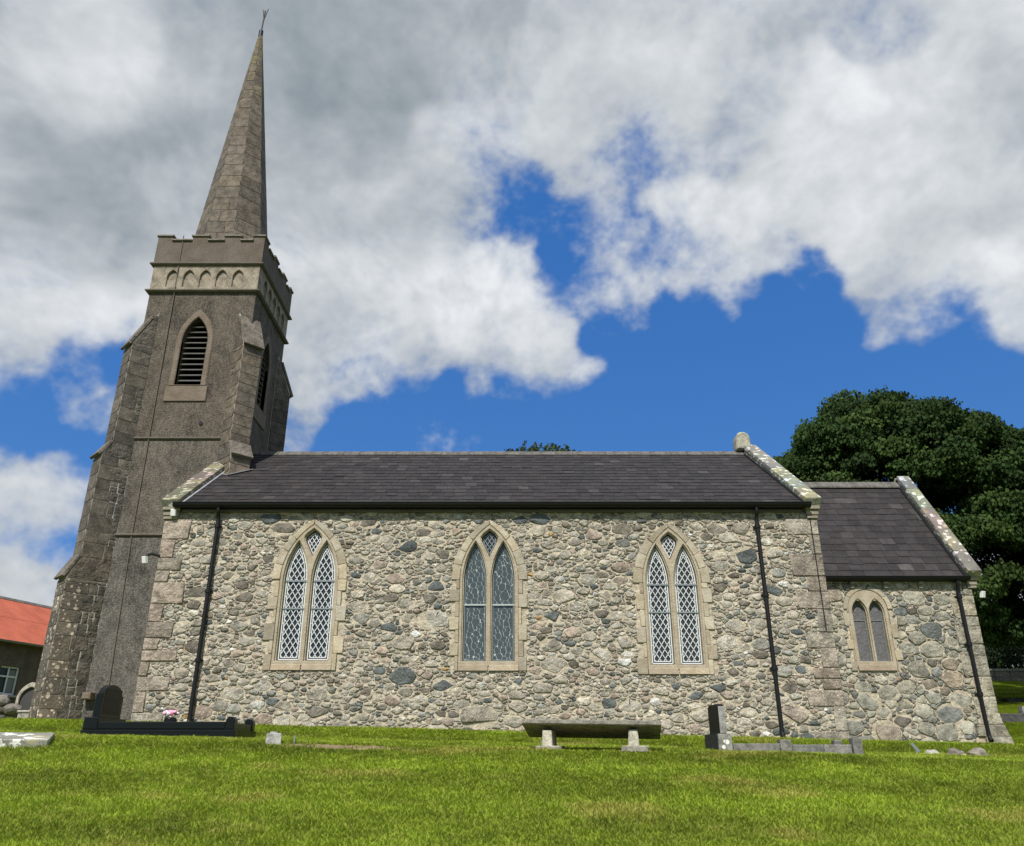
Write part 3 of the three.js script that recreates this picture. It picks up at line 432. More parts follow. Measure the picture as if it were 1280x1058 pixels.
// ---- coping stones on the gables: slabs laid up the slope
function coping(name, xa, xb, yE, zE, yR, n, seed, sEnd = 1, overhang = .10, shade = [.88, .88, .86]) {
  const r = rng(seed), V = new THREE.Vector3(0, yR - yE, AXZ - zE), L = V.length(), v = V.clone().normalize(), m = frame([xa, yE, zE], [1, 0, 0], v.toArray());
  const holder = wpart(church, name, (() => { const g = box(0, xb - xa, -overhang, L * sEnd, -.10, .10); g.applyMatrix4(m); return metre(g, 0); })(), M.coping);
  let s = -overhang; for (let k = 0; s < L * sEnd - .01; k++) { const len = Math.min(L * sEnd - s, L / n * (.85 + .3 * r())), w = xb - xa, g = stoneGeo(rect(-.012, w + .012, s + .003, s + len - .003), .02, .125 + (r() - .5) * .008, .012, shade.map((q) => q * (.8 + .2 * r())), r, { tilt: .01 }); g.applyMatrix4(m); part(holder, 'coping_stone', g, M.lichenBlock); s += len; }
  // far slope
  const m2 = frame([xb, yE, 2 * AXZ - zE], [-1, 0, 0], [0, v.y, -v.z]), b = bevelBox(0, xb - xa, -overhang, L, -.10, .125, .01); b.applyMatrix4(m2); part(holder, 'coping_stone', metre(b, 0), M.coping);
  return holder;
}
coping('gable_coping', NE - .25, NE + .08, EAVE + .13, .10, RIDGE + .16, 6, 61);
coping('gable_coping', NW - .05, NW + .33, EAVE + .10, .10, RIDGE + .10, 6, 62, .64, .10, [.62, .58, .50]);
coping('gable_coping', CE - .13, CE + .17, CEAVE + .16, CZ + .16, CRIDGE + .16, 5, 63, 1.0, .08, [.80, .80, .80]);
{ // lead flashing strips beside the copings, kneelers below them
  const strip = (x0, x1, yE, zE, yR, end) => { const V = new THREE.Vector3(0, yR - yE, AXZ - zE), L = V.length(), m = frame([0, yE, zE], [1, 0, 0], V.toArray()), g = box(x0, x1, -.05, L * end, -.06, .012); g.applyMatrix4(m); return metre(g, 0); };
  wpart(church, 'lead_flashing', strip(NW + .332, NW + .40, EAVE + .12, .11, RIDGE + .075, .62), M.lead);
  wpart(church, 'lead_flashing', strip(NE - .30, NE - .252, EAVE + .115, .11, RIDGE + .045, 1), M.black);
  wpart(church, 'lead_flashing', strip(CE - .175, CE - .132, CEAVE + .10, CZ + .13, CRIDGE + .05, 1), M.black);
  const kn = (x0, x1, y1, z, h) => { const k = wpart(church, 'kneeler', metre(merged([bevelBox(x0, x1, y1 - h * .45, y1, z - .45, z + .13, .012), bevelBox(x0 + .01, x1 - .03, y1 - h * .78, y1 - h * .47, z - .45, z + .085, .01), bevelBox(x0 + .02, x1 - .05, y1 - h, y1 - h * .80, z - .45, z + .065, .01)]), 0), M.kneel ??= std({ color: rgb(.36, .325, .26), map: scaled(T.sand, 1), bumpMap: scaled(T.sandBump, 1), bumpScale: .01 })); return k; };
  kn(NE - .24, NE + .06, EAVE + .10, .02, .34); kn(NW - .04, NW + .33, EAVE + .08, .02, .34); kn(CE - .12, CE + .15, CEAVE + .13, CZ + .02, .32);
  // finial block at the nave's east gable
  const f = extrude([[-.20, 0], [.20, 0], [.20, .30], [.15, .44], [.07, .50], [-.07, .50], [-.15, .44], [-.20, .30]], null, 0, .36, .03); f.translate(NE - .27, RIDGE + .10, AXZ - .18); wpart(church, 'gable_finial', metre(f, 0), std({ color: rgb(.55, .54, .44), map: scaled(T.stone, 1.2), bumpMap: scaled(T.stoneBump, 1), bumpScale: .02 }));
}
// ---- gutters and downpipes
function gutter(x0, x1, y, z, r = .062) { const p = []; for (let i = 0; i <= 8; i++) { const a = Math.PI * i / 8; p.push([-Math.cos(a) * r, -Math.sin(a) * r]); } const q = [...p, [r + .012, .004], [r + .012, .016], [r - .006, .016], ...p.slice(0, -1).reverse().map(([a, b]) => [a * .88, b * .88 + .004]), [-r, .012]]; const g = extrude(q.map(([a, b]) => [-a, b]).reverse(), null, 0, x1 - x0); g.rotateY(Math.PI / 2); g.translate(x0, y, z); return metre(g, .5); }
{
  const g1 = wpart(church, 'gutter', gutter(NW + .21, NE - .16, EAVE + .06, .185, .092), M.black); for (let x = NW + 1.2; x < NE - .5; x += 1.83) part(g1, 'gutter_joint', gutter(x - .045, x + .045, EAVE + .059, .185, .098), M.black);
  wpart(church, 'fascia', box(NW + .36, NE - .30, EAVE - .045, EAVE + .085, .087, .105), M.black);
  const g2 = wpart(church, 'gutter', gutter(NE + .02, CE - .08, CEAVE + .045, CZ + .17, .075), M.black); wpart(church, 'fascia', box(NE + .02, CE - .13, CEAVE - .04, CEAVE + .07, CZ + .07, CZ + .10), M.black);
  const down = (x, yT, yB, z, zg) => {
    const list = [pipe([x, yT - .28, z], [x, yB, z], .043, 12), tube([[x + .0, yT, zg], [x, yT - .10, zg - .01], [x - .0, yT - .2, z + .02], [x, yT - .3, z]], .040, 10)];
    const d = wpart(church, 'downpipe', merged(list), M.black); const H = yT - .28 - yB;
    for (const t of [.02, .36, .70]) { part(d, 'pipe_collar', merged([pipe([x, yT - .28 - H * t, z], [x, yT - .36 - H * t, z], .060, 12), new THREE.BoxGeometry(.17, .035, .03).translate(x, yT - .32 - H * t, z - .05)]), M.black); }
    part(d, 'pipe_shoe', tube([[x, yB + .12, z], [x, yB + .02, z + .01], [x, yB - .06, z + .07]], .047, 10), M.black);
  };
  down(-6.385, EAVE - .02, 2.2, .10, .19); down(5.318, EAVE - .02, 1.98, .10, .19); down(10.26, CEAVE + .0, 1.95, CZ + .10, CZ + .16);
  // cable clipped down the nave's corner, and lamps on brackets
  wpart(church, 'cable', pipe([6.50, EAVE - .15, .055], [6.50, 4.0, .055], .011, 6), M.black);
  const lampAt = (p, aim) => { const l = wpart(church, 'flood_lamp', (() => { const g = bevelBox(-.055, .055, -.075, .075, -.04, .04, .01); g.rotateX(.25); g.rotateY(aim); g.translate(...p); return metre(g, 0); })(), M.white); return l; };
  lampAt([-7.83, 5.46, .10], -.5); wpart(church, 'lamp_bracket', merged([pipe([NW + .03, 5.56, .03], [-7.72, 5.60, .08], .03, 8), pipe([-7.72, 5.60, .08], [-7.83, 5.54, .10], .025, 8)]), M.black);
  lampAt([NW + .21, EAVE - .13, .135], 0);
  lampAt([CE + .30, 5.06, CZ - .10], .5); wpart(church, 'lamp_bracket', pipe([CE - .01, 5.17, CZ - .05], [CE + .29, 5.14, CZ - .09], .018, 8), M.black);
  for (const x of [7.86, 8.63, 9.44, 10.30]) wpart(church, 'eaves_bracket', metre(merged([bevelBox(x - .055, x + .055, CEAVE - .10, CEAVE - .045, CZ - .1, CZ + .13, .008), bevelBox(x - .045, x + .045, CEAVE - .19, CEAVE - .103, CZ - .1, CZ + .08, .008)]), 0), M.kneel);
}
// ---- chancel walls and window
{
  const cx = 8.145, Y0 = 3.55, YS = 4.62, YA = 4.91, hw = .155, lights = [lancet(cx - .195, Y0, YS, hw, YA, 8), lancet(cx + .195, Y0, YS, hw, YA, 8)];
  const hole = [...rect(cx - .42, cx + .42, 3.45, 4.9)].reverse();
  const wall = wpart(church, 'chancel_south_wall', (() => { const g = extrude(rect(NE - .2, CE - .02, 1.6, CEAVE + .02), [hole], -.5, .008); g.translate(0, 0, CZ); return metre(g, 0); })(), M.mortar);
  const r = rng(91), CQ = [[.6, [.50, .46, .36]], [.4, [.43, .41, .34]]], q = quoins(wall, CE, -1, 2.42, CEAVE - .1, CZ, r, CQ, M.stone, .05);
  const sdf = (x, y) => { let d = 9; for (const k of q) d = Math.min(d, sdRect(x, y, ...k)); return Math.min(d, sdRect(x, y, cx - .50, cx + .50, 3.34, 4.6), sdArch(x, y, cx, 3.3, 4.6, .54, 5.17)); };
  const CP = [[.40, [.46, .445, .37]], [.22, [.60, .575, .475]], [.07, [.46, .39, .31]], [.10, [.19, .205, .20]], [.17, [.32, .325, .30]], [.05, [.22, .20, .17]]];
  const st = rubble({ x0: NE - .1, x1: CE - .02, y0: 1.75, y1: CEAVE - .06, k: 1.35, seed: 178, sdf, joint: .0075, cuts: 2.9, tight: .86, stages: [[.30, 20], [.25, 70], [.20, 260], [.155, 500], [.12, 900], [.09, 1300], [.066, 2200], [.05, 3000], [.036, 4000]] });
  const rest = []; st.forEach((s, i) => { const zf = .015 + .030 * r(), g = stoneGeo(s.p, -.03, zf, Math.min(.016, s.r * .14), stoneColour(r, CP), r, { dome: Math.min(.012, s.r * .08), tilt: .10, turn: r() * 6.3 }); g.translate(0, 0, CZ); if (i < 240) part(wall, 'wall_stone', g, s.c[1] < 2.9 ? M.lichenStone ??= std({ vertexColors: true, map: scaled(T.stone, 1.3), bumpMap: scaled(T.stoneBump, .9), bumpScale: .03 }) : M.stone); else rest.push(g); });
  part(wall, 'small_stones', merged(rest), M.stone, { kind: 'stuff' }); console.log('chancel stones', st.length);
  // splayed foot of the corner
  for (let k = 0; k < 3; k++) { const y0 = 1.75 + k * .235, y1 = y0 + .23, f = (y) => CE + .17 * Math.pow(clamp((2.46 - y) / .6), 1.5), g = extrude([[CE - .42 - (k % 2) * .14, y0], [f(y0), y0], [f(y1), y1], [CE - .42 - (k % 2) * .14, y1]], null, -.4, .06 + .05 * (2 - k) / 2, .012); g.translate(0, 0, CZ); part(wall, 'quoin', tint(g, stoneColour(r, CQ)), M.stone); }
  wpart(church, 'chancel_north_wall', box(NE - .2, CE, 1.6, CEAVE, 2 * AXZ - CZ, 2 * AXZ - CZ + .5), M.mortar);
  const gg = extrude([[CZ - .03, 1.6], [CZ - .03, CEAVE], [AXZ, CRIDGE - .02], [2 * AXZ - CZ + .03, CEAVE], [2 * AXZ - CZ + .03, 1.6]].map(([z, y]) => [-z, y]), null, 0, .5); gg.rotateY(Math.PI / 2); gg.translate(CE - .5, 0, 0); wpart(church, 'gable_wall', metre(gg, 0), M.mortar);
  // window
  const win = wpart(church, 'window', (() => { const o = lancet(cx, 3.42, 4.70, .445, 5.135, 12), big = [-1, 1].map((s) => lancet(cx + s * .195, Y0 - .01, YS, hw + .022, YA + .03, 8).reverse()); const g = merged([extrude(o, lights.map((l) => l.slice().reverse()), -.16, -.012), extrude(o, big, -.0115, .03, .006)]); g.translate(0, 0, CZ); return metre(g, .3); })(), M.sandPlain, { label: 'small twin lancet window with grey guards' });
  for (const s of [-1, 1]) {
    let y = 3.34, k = s > 0 ? 1 : 0; while (y < 4.66) { const h = Math.min(.22 + r() * .1, 4.70 - y), a = cx + s * .448, b = cx + s * ((k++ % 2 ? .47 : .58) + r() * .03); if (h > .05) { const g = stoneGeo(rect(Math.min(a, b), Math.max(a, b), y + .003, y + h - .003), -.06, .045, .009, stoneColour(r, SAND), r); g.translate(0, 0, CZ); part(win, 'jamb_stone', g, M.sand); } y += h; }
    const inn = archSide(cx, 4.70, .448, 5.14, 12, s), out = archSide(cx, 4.70, .56, 5.215, 12, s); for (const [a, b] of [[0, 5], [5, 12]]) { let p = [...inn.slice(a, b + 1), ...out.slice(a, b + 1).reverse()]; if (area(p) < 0) p.reverse(); const g = stoneGeo(inset(p, .002), -.06, .043, .007, stoneColour(r, SAND), r); g.translate(0, 0, CZ); part(win, 'arch_stone', g, M.sand); }
  }
  lights.forEach((l) => { const g = flatPoly(inset(l, -.0), -.115); g.translate(0, 0, CZ); part(win, 'window_guard', g, M.meshGuard); const f = metre(merged([...loopBars(insetConvex(l, .012), .014, .02, -.105), bar([centre(l)[0] - .17, 4.46, -.105], [centre(l)[0] + .17, 4.46, -.105], .012, .015)]), 0); f.translate(0, 0, CZ); part(win, 'frame', f, M.bar); });
  const sill = (() => { const sh = new THREE.Shape([[.12, 3.555], [-.05, 3.46], [-.06, 3.35], [.12, 3.35]].map((q) => new THREE.Vector2(...q))); const e = new THREE.ExtrudeGeometry(sh, { depth: .85, bevelEnabled: false }); e.rotateY(Math.PI / 2); e.translate(cx - .425, 0, CZ); return metre(e, .2); })(); part(win, 'sill', tint(sill, [.44, .36, .27]), M.sand);
}

// ---- tower
const TX0 = -10.18, TX1 = -7.19, TZ0 = -2.4, TZ1 = -5.4, TCX = (TX0 + TX1) / 2, TCZ = (TZ0 + TZ1) / 2, TH = (TX1 - TX0) / 2;
{
  const Y1 = 13.65, hole = (c) => lancet(c, 10.76, 12.07, .35, 12.83, 10);
  const faces = [[[TCX, 0, TZ0], [1, 0, 0]], [[TX1, 0, TCZ], [0, 0, -1]], [[TCX, 0, TZ1], [-1, 0, 0]], [[TX0, 0, TCZ], [0, 0, 1]]];
  const r = rng(1234), ASH = [[.5, [.26, .225, .185]], [.3, [.23, .205, .17]], [.2, [.29, .25, .20]]], BAND = [[.5, [.44, .40, .33]], [.3, [.38, .35, .29]], [.2, [.48, .43, .35]]];
  faces.forEach(([o, u], k) => {
    const m = frame(o, u, [0, 1, 0]), half = k % 2 ? TH - .45 : TH, at = (g) => { g.applyMatrix4(m); return g; };
    const wg = extrude(rect(-half, half, 1.5, Y1), [hole(0).reverse()], -.45, 0); { const uv = wg.attributes.uv, p = wg.attributes.position; for (let i = 0; i < p.count; i++) uv.setXY(i, (p.getX(i) + p.getZ(i)) / 3.1 + k * .37, p.getY(i) / 13.8); }
    const wall = wpart(church, 'tower_wall', at(wg), M.rough);
    // belfry opening: surround, apron, louvres
    const ring = lancet(0, 10.72, 12.07, .50, 13.08, 12), surr = extrude(ring, [hole(0).reverse()], -.12, .028, .02); part(wall, 'belfry_surround', at(surr), M.dressed ??= std({ color: rgb(.225, .18, .14), map: scaled(T.sand, .7), bumpMap: scaled(T.sandBump, 1), bumpScale: .01 }));
    part(wall, 'belfry_sill', at(bevelBox(-.56, .56, 10.27, 10.715, -.1, .038, .012)), M.dressed);
    for (let i = 0; i < 13; i++) { const y = 10.82 + i * .165; if (y > 12.7) break; let w = .35; if (y > 12.07) { const R = arcR(.35, 12.07, 12.83); w = Math.sqrt(Math.max(0, R * R - (y - 12.07) ** 2)) - (R - .35); } if (w < .05) break; const g = bevelBox(-w, w, -.012, .012, -.11, .11, .004); g.rotateX(.62); g.translate(0, y, -.20); part(wall, 'louvre', at(metre(g, 0)), M.louvre ??= std({ color: rgb(.16, .155, .145), map: scaled(T.sand, 1) })); }
    // panel band with five blind arches
    const bandHalf = TH + .02, arches = []; for (let i = 0; i < 5; i++) arches.push(lancet(-.93 + i * .465 + .0, 13.80, 14.12, .155, 14.36, 6)); const bh = k % 2 ? bandHalf - .06 : bandHalf;
    const band = wpart(church, 'arcade_band', at(extrude(rect(-bh, bh, 13.70, 14.52), arches.map((a) => a.slice().reverse()), -.03, .032, .008)), M.band ??= std({ color: rgb(.42, .365, .29), map: scaled(T.stone, .8), bumpMap: scaled(T.sandBump, 1.2), bumpScale: .008 }));
    part(band, 'recessed_panel', at(extrude(rect(-bh + .03, bh - .03, 13.72, 14.50), null, -.10, -.018)), M.band);
    if (k < 2) arches.forEach((a) => part(band, 'arch_moulding', at(metre(merged(loopBars(a.slice(2), .02, .02, .034).slice(0, -1)), 0)), M.dressed));
    // parapet with merlons
    const bp = TH + .045, ph = k % 2 ? bp - .28 : bp, prof = [[-ph, 14.60], [ph, 14.60]], mer = [[-1, -.73], [-.35, -.06], [.26, .55], [.80, 1]]; const top = 15.47, low = 15.32; let px = []; for (const [a, b] of mer) px.push([a * bp, b * bp]);
    const out = [[-ph, 14.56], [ph, 14.56]]; for (let i = 3; i >= 0; i--) { const a = Math.max(px[i][0], -ph), b = Math.min(px[i][1], ph); out.push([b, top], [a, top]); if (i > 0) out.push([a, low], [Math.min(px[i - 1][1], ph), low]); }
    const par = wpart(church, 'parapet', at(extrude(out, null, -.28 + .045, .045)), M.render);
    for (let i = 0; i < 4; i++) { const a = Math.max(px[i][0], -ph) - (k % 2 ? 0 : .035), b = Math.min(px[i][1], ph) + (k % 2 ? 0 : .035); part(par, 'merlon_cap', at(bevelBox(a, b, top + .002, top + .06, -.26, .085, .01)), M.cap ??= std({ color: rgb(.30, .275, .235), map: scaled(T.stone, 1), bumpMap: scaled(T.stoneBump, 1), bumpScale: .01 })); if (i < 3) part(par, 'crenel_cap', at(bevelBox(px[i][1] + .005, px[i + 1][0] - .005, low + .002, low + .055, -.26, .10, .01)), M.cap); }
  });
  const ringMould = (y, out, h) => wpart(church, 'string_course', lathe4([[TH - .1, y - h * .4], [TH + out * .55, y - h * .4], [TH + out, y - h * .1], [TH + out, y + h * .2], [TH - .02, y + h * .6], [TH - .1, y + h * .6]], TCX, TCZ), M.dressed2 ??= std({ color: rgb(.17, .15, .125), map: scaled(T.sand, 1) }));
  ringMould(13.66, .11, .12); ringMould(14.54, .12, .12); ringMould(9.22, .06, .10); ringMould(6.65, .06, .10);
  wpart(church, 'tower_roof', box(TX0 + .2, TX1 - .2, 14.5, 14.6, TZ1 + .2, TZ0 - .2), M.lead);
  wpart(church, 'lightning_conductor', merged([pipe([-9.50, 15.5, TZ0 + .06], [-9.47, 13.6, TZ0 + .06], .014, 6), pipe([-9.47, 13.6, TZ0 + .04], [-9.41, 6.6, TZ0 + .02], .014, 6), pipe([-9.41, 6.6, TZ0 + .02], [-9.27, 2.2, TZ0 + .015], .014, 6)]), M.dressed2);
  wpart(church, 'dark_hole_disc', (() => { const g = new THREE.CylinderGeometry(.055, .055, .03, 12); g.rotateX(Math.PI / 2); g.translate(-8.155, 9.65, TZ0 + .012); return g; })(), M.black);  // black disc stands in for the dark inside a round putlog hole
  wpart(church, 'water_spout', bevelBox(-9.78, -9.58, 2.78, 2.93, TZ0 - .2, TZ0 + .22, .02), M.dressed);
  // spire: stone core, dressed blocks course by course
  const Q = Math.PI / 8, apex = [-8.885, 25.15, TCZ], y0 = 14.55, ap0 = 1.185, cAt = (y) => { const t = (y - y0) / (apex[1] - y0); return [lerp(TCX, apex[0], t), lerp(TCZ, apex[2], t), lerp(ap0, .055, t)]; };
  const vert = (k, y, d = 0) => { const [x, z, a] = cAt(y), R = (a + d) / Math.cos(Q), t = (k + .5) * Math.PI / 4; return new THREE.Vector3(x + R * Math.sin(t), y, z + R * Math.cos(t)); };
  const pos = []; for (let k = 0; k < 8; k++) { const a = vert(k - 1, y0, -.012), b = vert(k, y0, -.012), c = vert(k, apex[1], -.012), d = vert(k - 1, apex[1], -.012); pos.push(...a.toArray(), ...b.toArray(), ...c.toArray(), ...a.toArray(), ...c.toArray(), ...d.toArray()); pos.push(...c.toArray(), apex[0], apex[1] + .03, apex[2], ...d.toArray()); }
  const core = new THREE.BufferGeometry(); core.setAttribute('position', new THREE.Float32BufferAttribute(pos, 3)); const spire = wpart(church, 'spire', metre(core, 0), std({ color: rgb(.15, .135, .115), map: scaled(T.stone, 1) }));
  const SP = [[.5, [.215, .178, .140]], [.3, [.19, .162, .130]], [.2, [.24, .20, .155]]], extra = [];
  for (let k = 0; k < 8; k++) { let y = y0 + .6; let row = 0; while (y < apex[1] - .25) {
      const h = Math.min(.40 + .1 * r(), apex[1] - .05 - y), A = vert(k - 1, y), B = vert(k, y), C = vert(k, y + h), D = vert(k - 1, y + h), U = B.clone().sub(A), mid = C.clone().add(D).sub(A).sub(B).multiplyScalar(.5), m = frame(A.toArray(), U.toArray(), mid.toArray()), inv = m.clone().invert(); const q = [A, B, C, D].map((v) => { const w = v.clone().applyMatrix4(inv); return [w.x, w.y]; });
      const wb = q[1][0], n = wb > .75 ? 2 : 1, cut = n === 2 ? (row % 2 ? .38 : .62) + (r() - .5) * .1 : 0; row++;
      const moss = clamp((y - 21.5) / 2.5), colr = () => { const c = stoneColour(r, SP); const o = moss * .65 * r(); return [lerp(c[0], .30, o), lerp(c[1], .265, o), lerp(c[2], .10, o)]; };
      const L = (t, e) => [lerp(q[0][0], q[3][0], e) * (1 - t) + lerp(q[1][0], q[2][0], e) * t, lerp(0, q[2][1], e)];
      const cells = n === 1 ? [[0, 1]] : [[0, cut], [cut, 1]];
      for (const [a, b] of cells) { let p = [L(a, 0), L(b, 0), L(b, 1), L(a, 1)]; p = inset(p, .004); const g = stoneGeo(p, -.02, .004 + r() * .005, .007, colr(), r); g.applyMatrix4(m); if ([0, 1, 2, 7].includes(k)) part(spire, 'spire_block', g, M.spireStone ??= std({ vertexColors: true, map: scaled(T.stone, .9), bumpMap: scaled(T.stoneBump, 1), bumpScale: .018 })); else extra.push(g); }
      y += h; } }
  part(spire, 'rear_blocks', merged(extra), M.spireStone);
  part(spire, 'finial_rod', merged([pipe([apex[0], 25.05, apex[2]], [apex[0] + .0, 25.32, apex[2]], .075, 10), pipe([apex[0], 25.2, apex[2]], [apex[0] + .03, 26.3, apex[2]], .026, 8), pipe([apex[0] + .02, 25.85, apex[2]], [apex[0] - .05, 26.35, apex[2]], .014, 6), pipe([apex[0] + .03, 25.85, apex[2]], [apex[0] + .13, 26.4, apex[2]], .014, 6)]), M.black);
  // diagonal buttresses in stages
  const corners = [[TX0, TZ0, -1, 1], [TX1, TZ0, 1, 1], [TX1, TZ1, 1, -1], [TX0, TZ1, -1, -1]], W = .54, BS1 = [[.6, [.235, .195, .15]], [.4, [.205, .17, .135]]], BS = [[.55, [.175, .152, .125]], [.25, [.14, .125, .105]], [.2, [.22, .19, .155]]];
  corners.forEach(([x, z, sx, sz], k) => {
    const q = Math.SQRT1_2, d = new THREE.Vector3(sx * q, 0, sz * q), e = [.26, .45, k === 0 ? .66 : .6], yb = 1.5;
    const prof = [[-.34, yb], [e[2], yb], [e[2], 5.52], [e[1], 5.98], [e[1], 8.64], [e[0], 8.96], [e[0], 11.86], [-.27, 12.98], [-.34, 12.98]];
    // frame: first axis outward along d, second up; third = d x up
    const m = frame([x, 0, z], d.toArray(), [0, 1, 0]), g = extrude(prof, null, -W / 2, W / 2); g.applyMatrix4(m); const but = wpart(church, 'buttress', metre(g, 0), M.darkMortar);
    // weathering slabs
    for (const [a, b] of [[[e[2] + .05, 5.47], [e[1] - .02, 6.02]], [[e[1] + .05, 8.58], [e[0] - .02, 8.99]], [[e[0] + .05, 11.78], [-.16, 12.80]]]) { const u = [a[0] - b[0], a[1] - b[1]], L = Math.hypot(...u), nx = -u[1] / L, ny = u[0] / L, s = nx > 0 || ny > 0 ? (ny > 0 ? 1 : -1) : 1, w = .07; const sl = extrude([[a[0], a[1]], [b[0], b[1]], [b[0] + nx * w * s, b[1] + ny * w * s], [a[0] + nx * w * s, a[1] + ny * w * s]], null, -W / 2 - .025, W / 2 + .025, .008); sl.applyMatrix4(m); part(but, 'weathering_slab', tint(metre(sl, 0), [.24, .21, .175]), M.stone); }
    if (k === 3) return;
    // dressed blocks and packing on the faces that can be seen
    const clad = (mm, wAt, fine, mat, yTop, flip, low) => { let y = 2.0; while (y < yTop) { let h = Math.min(.24 + r() * .16, yTop - y); const w = wAt(y + h * .5); if (h < .06) break; let a = 0; const long = .26 + r() * .24, cuts = fine ? [] : [w]; if (fine) { let c = Math.min(w, long + .06); cuts.push(c); while (w - c > .14) { c += .12 + r() * .16; if (w - c < .09) c = w; cuts.push(Math.min(c, w)); } if (cuts[cuts.length - 1] < w - .001) cuts[cuts.length - 1] = w; }
        cuts.forEach((b, i) => { const gp = i ? .015 : .004, split = i && h > .26 && r() < .55 ? y + h * (.4 + .2 * r()) : 0; for (const [c0, c1] of split ? [[y, split], [split, y + h]] : [[y, y + h]]) { let p = rect(a + gp, b - gp * .8, c0 + gp * .8, c1 - gp * .8); if (i) p = p.map(([u, v]) => [u + (r() - .5) * .02, v + (r() - .5) * .016]); if (b - a < .05 || c1 - c0 < .05) continue; const s = stoneGeo(flip ? p.map(([u, v]) => [-u, v]).reverse() : p, -.02, .012 + r() * .008, .008, stoneColour(r, k === 1 ? BS1 : BS).map((v) => v * (low && k === 0 && i === 0 ? 3 : 1)), r, i ? { dome: .006, tilt: .05 } : {}); s.applyMatrix4(mm); part(but, 'buttress_stone', s, (low && k === 0 && i === 0) ? M.spottedStone ??= std({ vertexColors: true, map: scaled(T.lichenSpots ??= bytesTex(512, 512, (u, v) => { const a2 = pfbm(u, v, 5, 4, 3), g2 = pfbm(u, v, 40, 2, 5), [dd, id] = pworley(u, v, 11, 5), [d3, i3] = pworley(u, v, 19, 50); let l = .28 + .1 * a2 + .12 * g2; if (id > .62 && dd < .16 + .3 * (id - .5) + .1 * g2) l = .98; if (i3 > .8 && d3 < .24) l = .9; return [l, l * .98, l * .93]; }, true), .62), bumpMap: scaled(T.stoneBump, 1), bumpScale: .02 }) : i ? mat : M.dressedBlock); } a = b; });
        y += h; } };
    const eAt = (y) => y < 5.5 ? e[2] : y < 8.6 ? e[1] : e[0], len = (y) => eAt(y) + W / 2;
    const n = new THREE.Vector3(sz * q, 0, -sx * q); // one side's outward normal
    // side faces: which ones face the churchyard to the south and east
    const side = (nn, flip) => { const out = d.clone(), o = new THREE.Vector3(x, 0, z).addScaledVector(nn, W / 2); // local u runs inward from the outer edge
      const mm = new THREE.Matrix4().makeBasis(d.clone().multiplyScalar(flip ? 1 : -1), new THREE.Vector3(0, 1, 0), nn).setPosition(o.x, 0, o.z); return [mm, flip]; };
    for (const s of [1, -1]) { const nn = n.clone().multiplyScalar(s); if (nn.z + nn.x * .6 < -.2 && !(k === 0 && nn.z > 0)) continue; if (k === 2 && nn.z < 0) continue; if (nn.z < 0) continue;
      // right-handed: u x up = normal
      const inward = d.clone().negate(), right = new THREE.Vector3(0, 1, 0).cross(nn).normalize(), flip = right.dot(inward) < 0;
      for (const [ya, yb2, ee] of [[2.0, 5.46, e[2]], [6.0, 8.58, e[1]], [8.98, 11.8, e[0]]]) { const o = new THREE.Vector3(x, 0, z).addScaledVector(nn, W / 2).addScaledVector(d, ee), mm = new THREE.Matrix4().makeBasis(right, new THREE.Vector3(0, 1, 0), nn).setPosition(o.x, 0, o.z); const off = new THREE.Matrix4().makeTranslation(0, ya - 2.0, 0); clad(mm.clone().multiply(off), () => ee + W / 2 - .01, true, M.stone, 2.0 + yb2 - ya, flip, ya < 3); const nx = { [e[2]]: [e[1], 6.0], [e[1]]: [e[0], 8.98], [e[0]]: [-.20, 12.85] }[ee]; let tp = [[.02, yb2 + .01], [ee + W / 2 - .01, yb2 + .01], [ee + W / 2 - .01, nx[1]], [ee - nx[0], nx[1]]]; if (ee + W / 2 - .01 <= ee - nx[0] + .01) tp = tp.slice(0, 3); if (flip) tp = tp.map(([u, v]) => [-u, v]).reverse(); const ts = stoneGeo(tp, -.02, .013, .008, stoneColour(r, BS), r); ts.applyMatrix4(mm); part(but, 'buttress_stone', ts, M.stone); } }
    // outer end
    if (k < 2) for (const [ya, yb2, ee] of [[2.0, 5.46, e[2]], [6.0, 8.58, e[1]], [8.98, 11.8, e[0]]]) { const right = new THREE.Vector3(0, 1, 0).cross(d).normalize(), o = new THREE.Vector3(x, 0, z).addScaledVector(d, ee).addScaledVector(right, -W / 2), mm = new THREE.Matrix4().makeBasis(right, new THREE.Vector3(0, 1, 0), d).setPosition(o.x, 0, o.z).multiply(new THREE.Matrix4().makeTranslation(0, ya - 2.0, 0)); clad(mm, () => W, false, M.stone, 2.0 + yb2 - ya, false, ya < 3); }
  });
  // lead skirt where the buttress meets the slates
  const sk = (a, b, w) => { const A = new THREE.Vector3(...a), B = new THREE.Vector3(...b); const g = new THREE.BoxGeometry(A.distanceTo(B), .02, w); const m = frame(A.clone().add(B).multiplyScalar(.5).toArray(), B.clone().sub(A).toArray(), [0, 1, 0]); g.applyMatrix4(m); return g; };
  const roofY = (z) => EAVE + .079 + (.13 - z) / (.13 - AXZ) * (RIDGE - EAVE - .075) + .03;
  const ax = -7.06, az = -1.80, bx = -6.62, bz = -2.25, cx2 = -7.30, cz2 = -2.02;
  wpart(church, 'lead_skirt', metre(merged([sk([cx2, roofY(cz2), cz2], [ax, roofY(az), az], .12), sk([ax, roofY(az) + .004, az], [bx, roofY(bz) + .004, bz], .16)]), 0), M.lead);
}

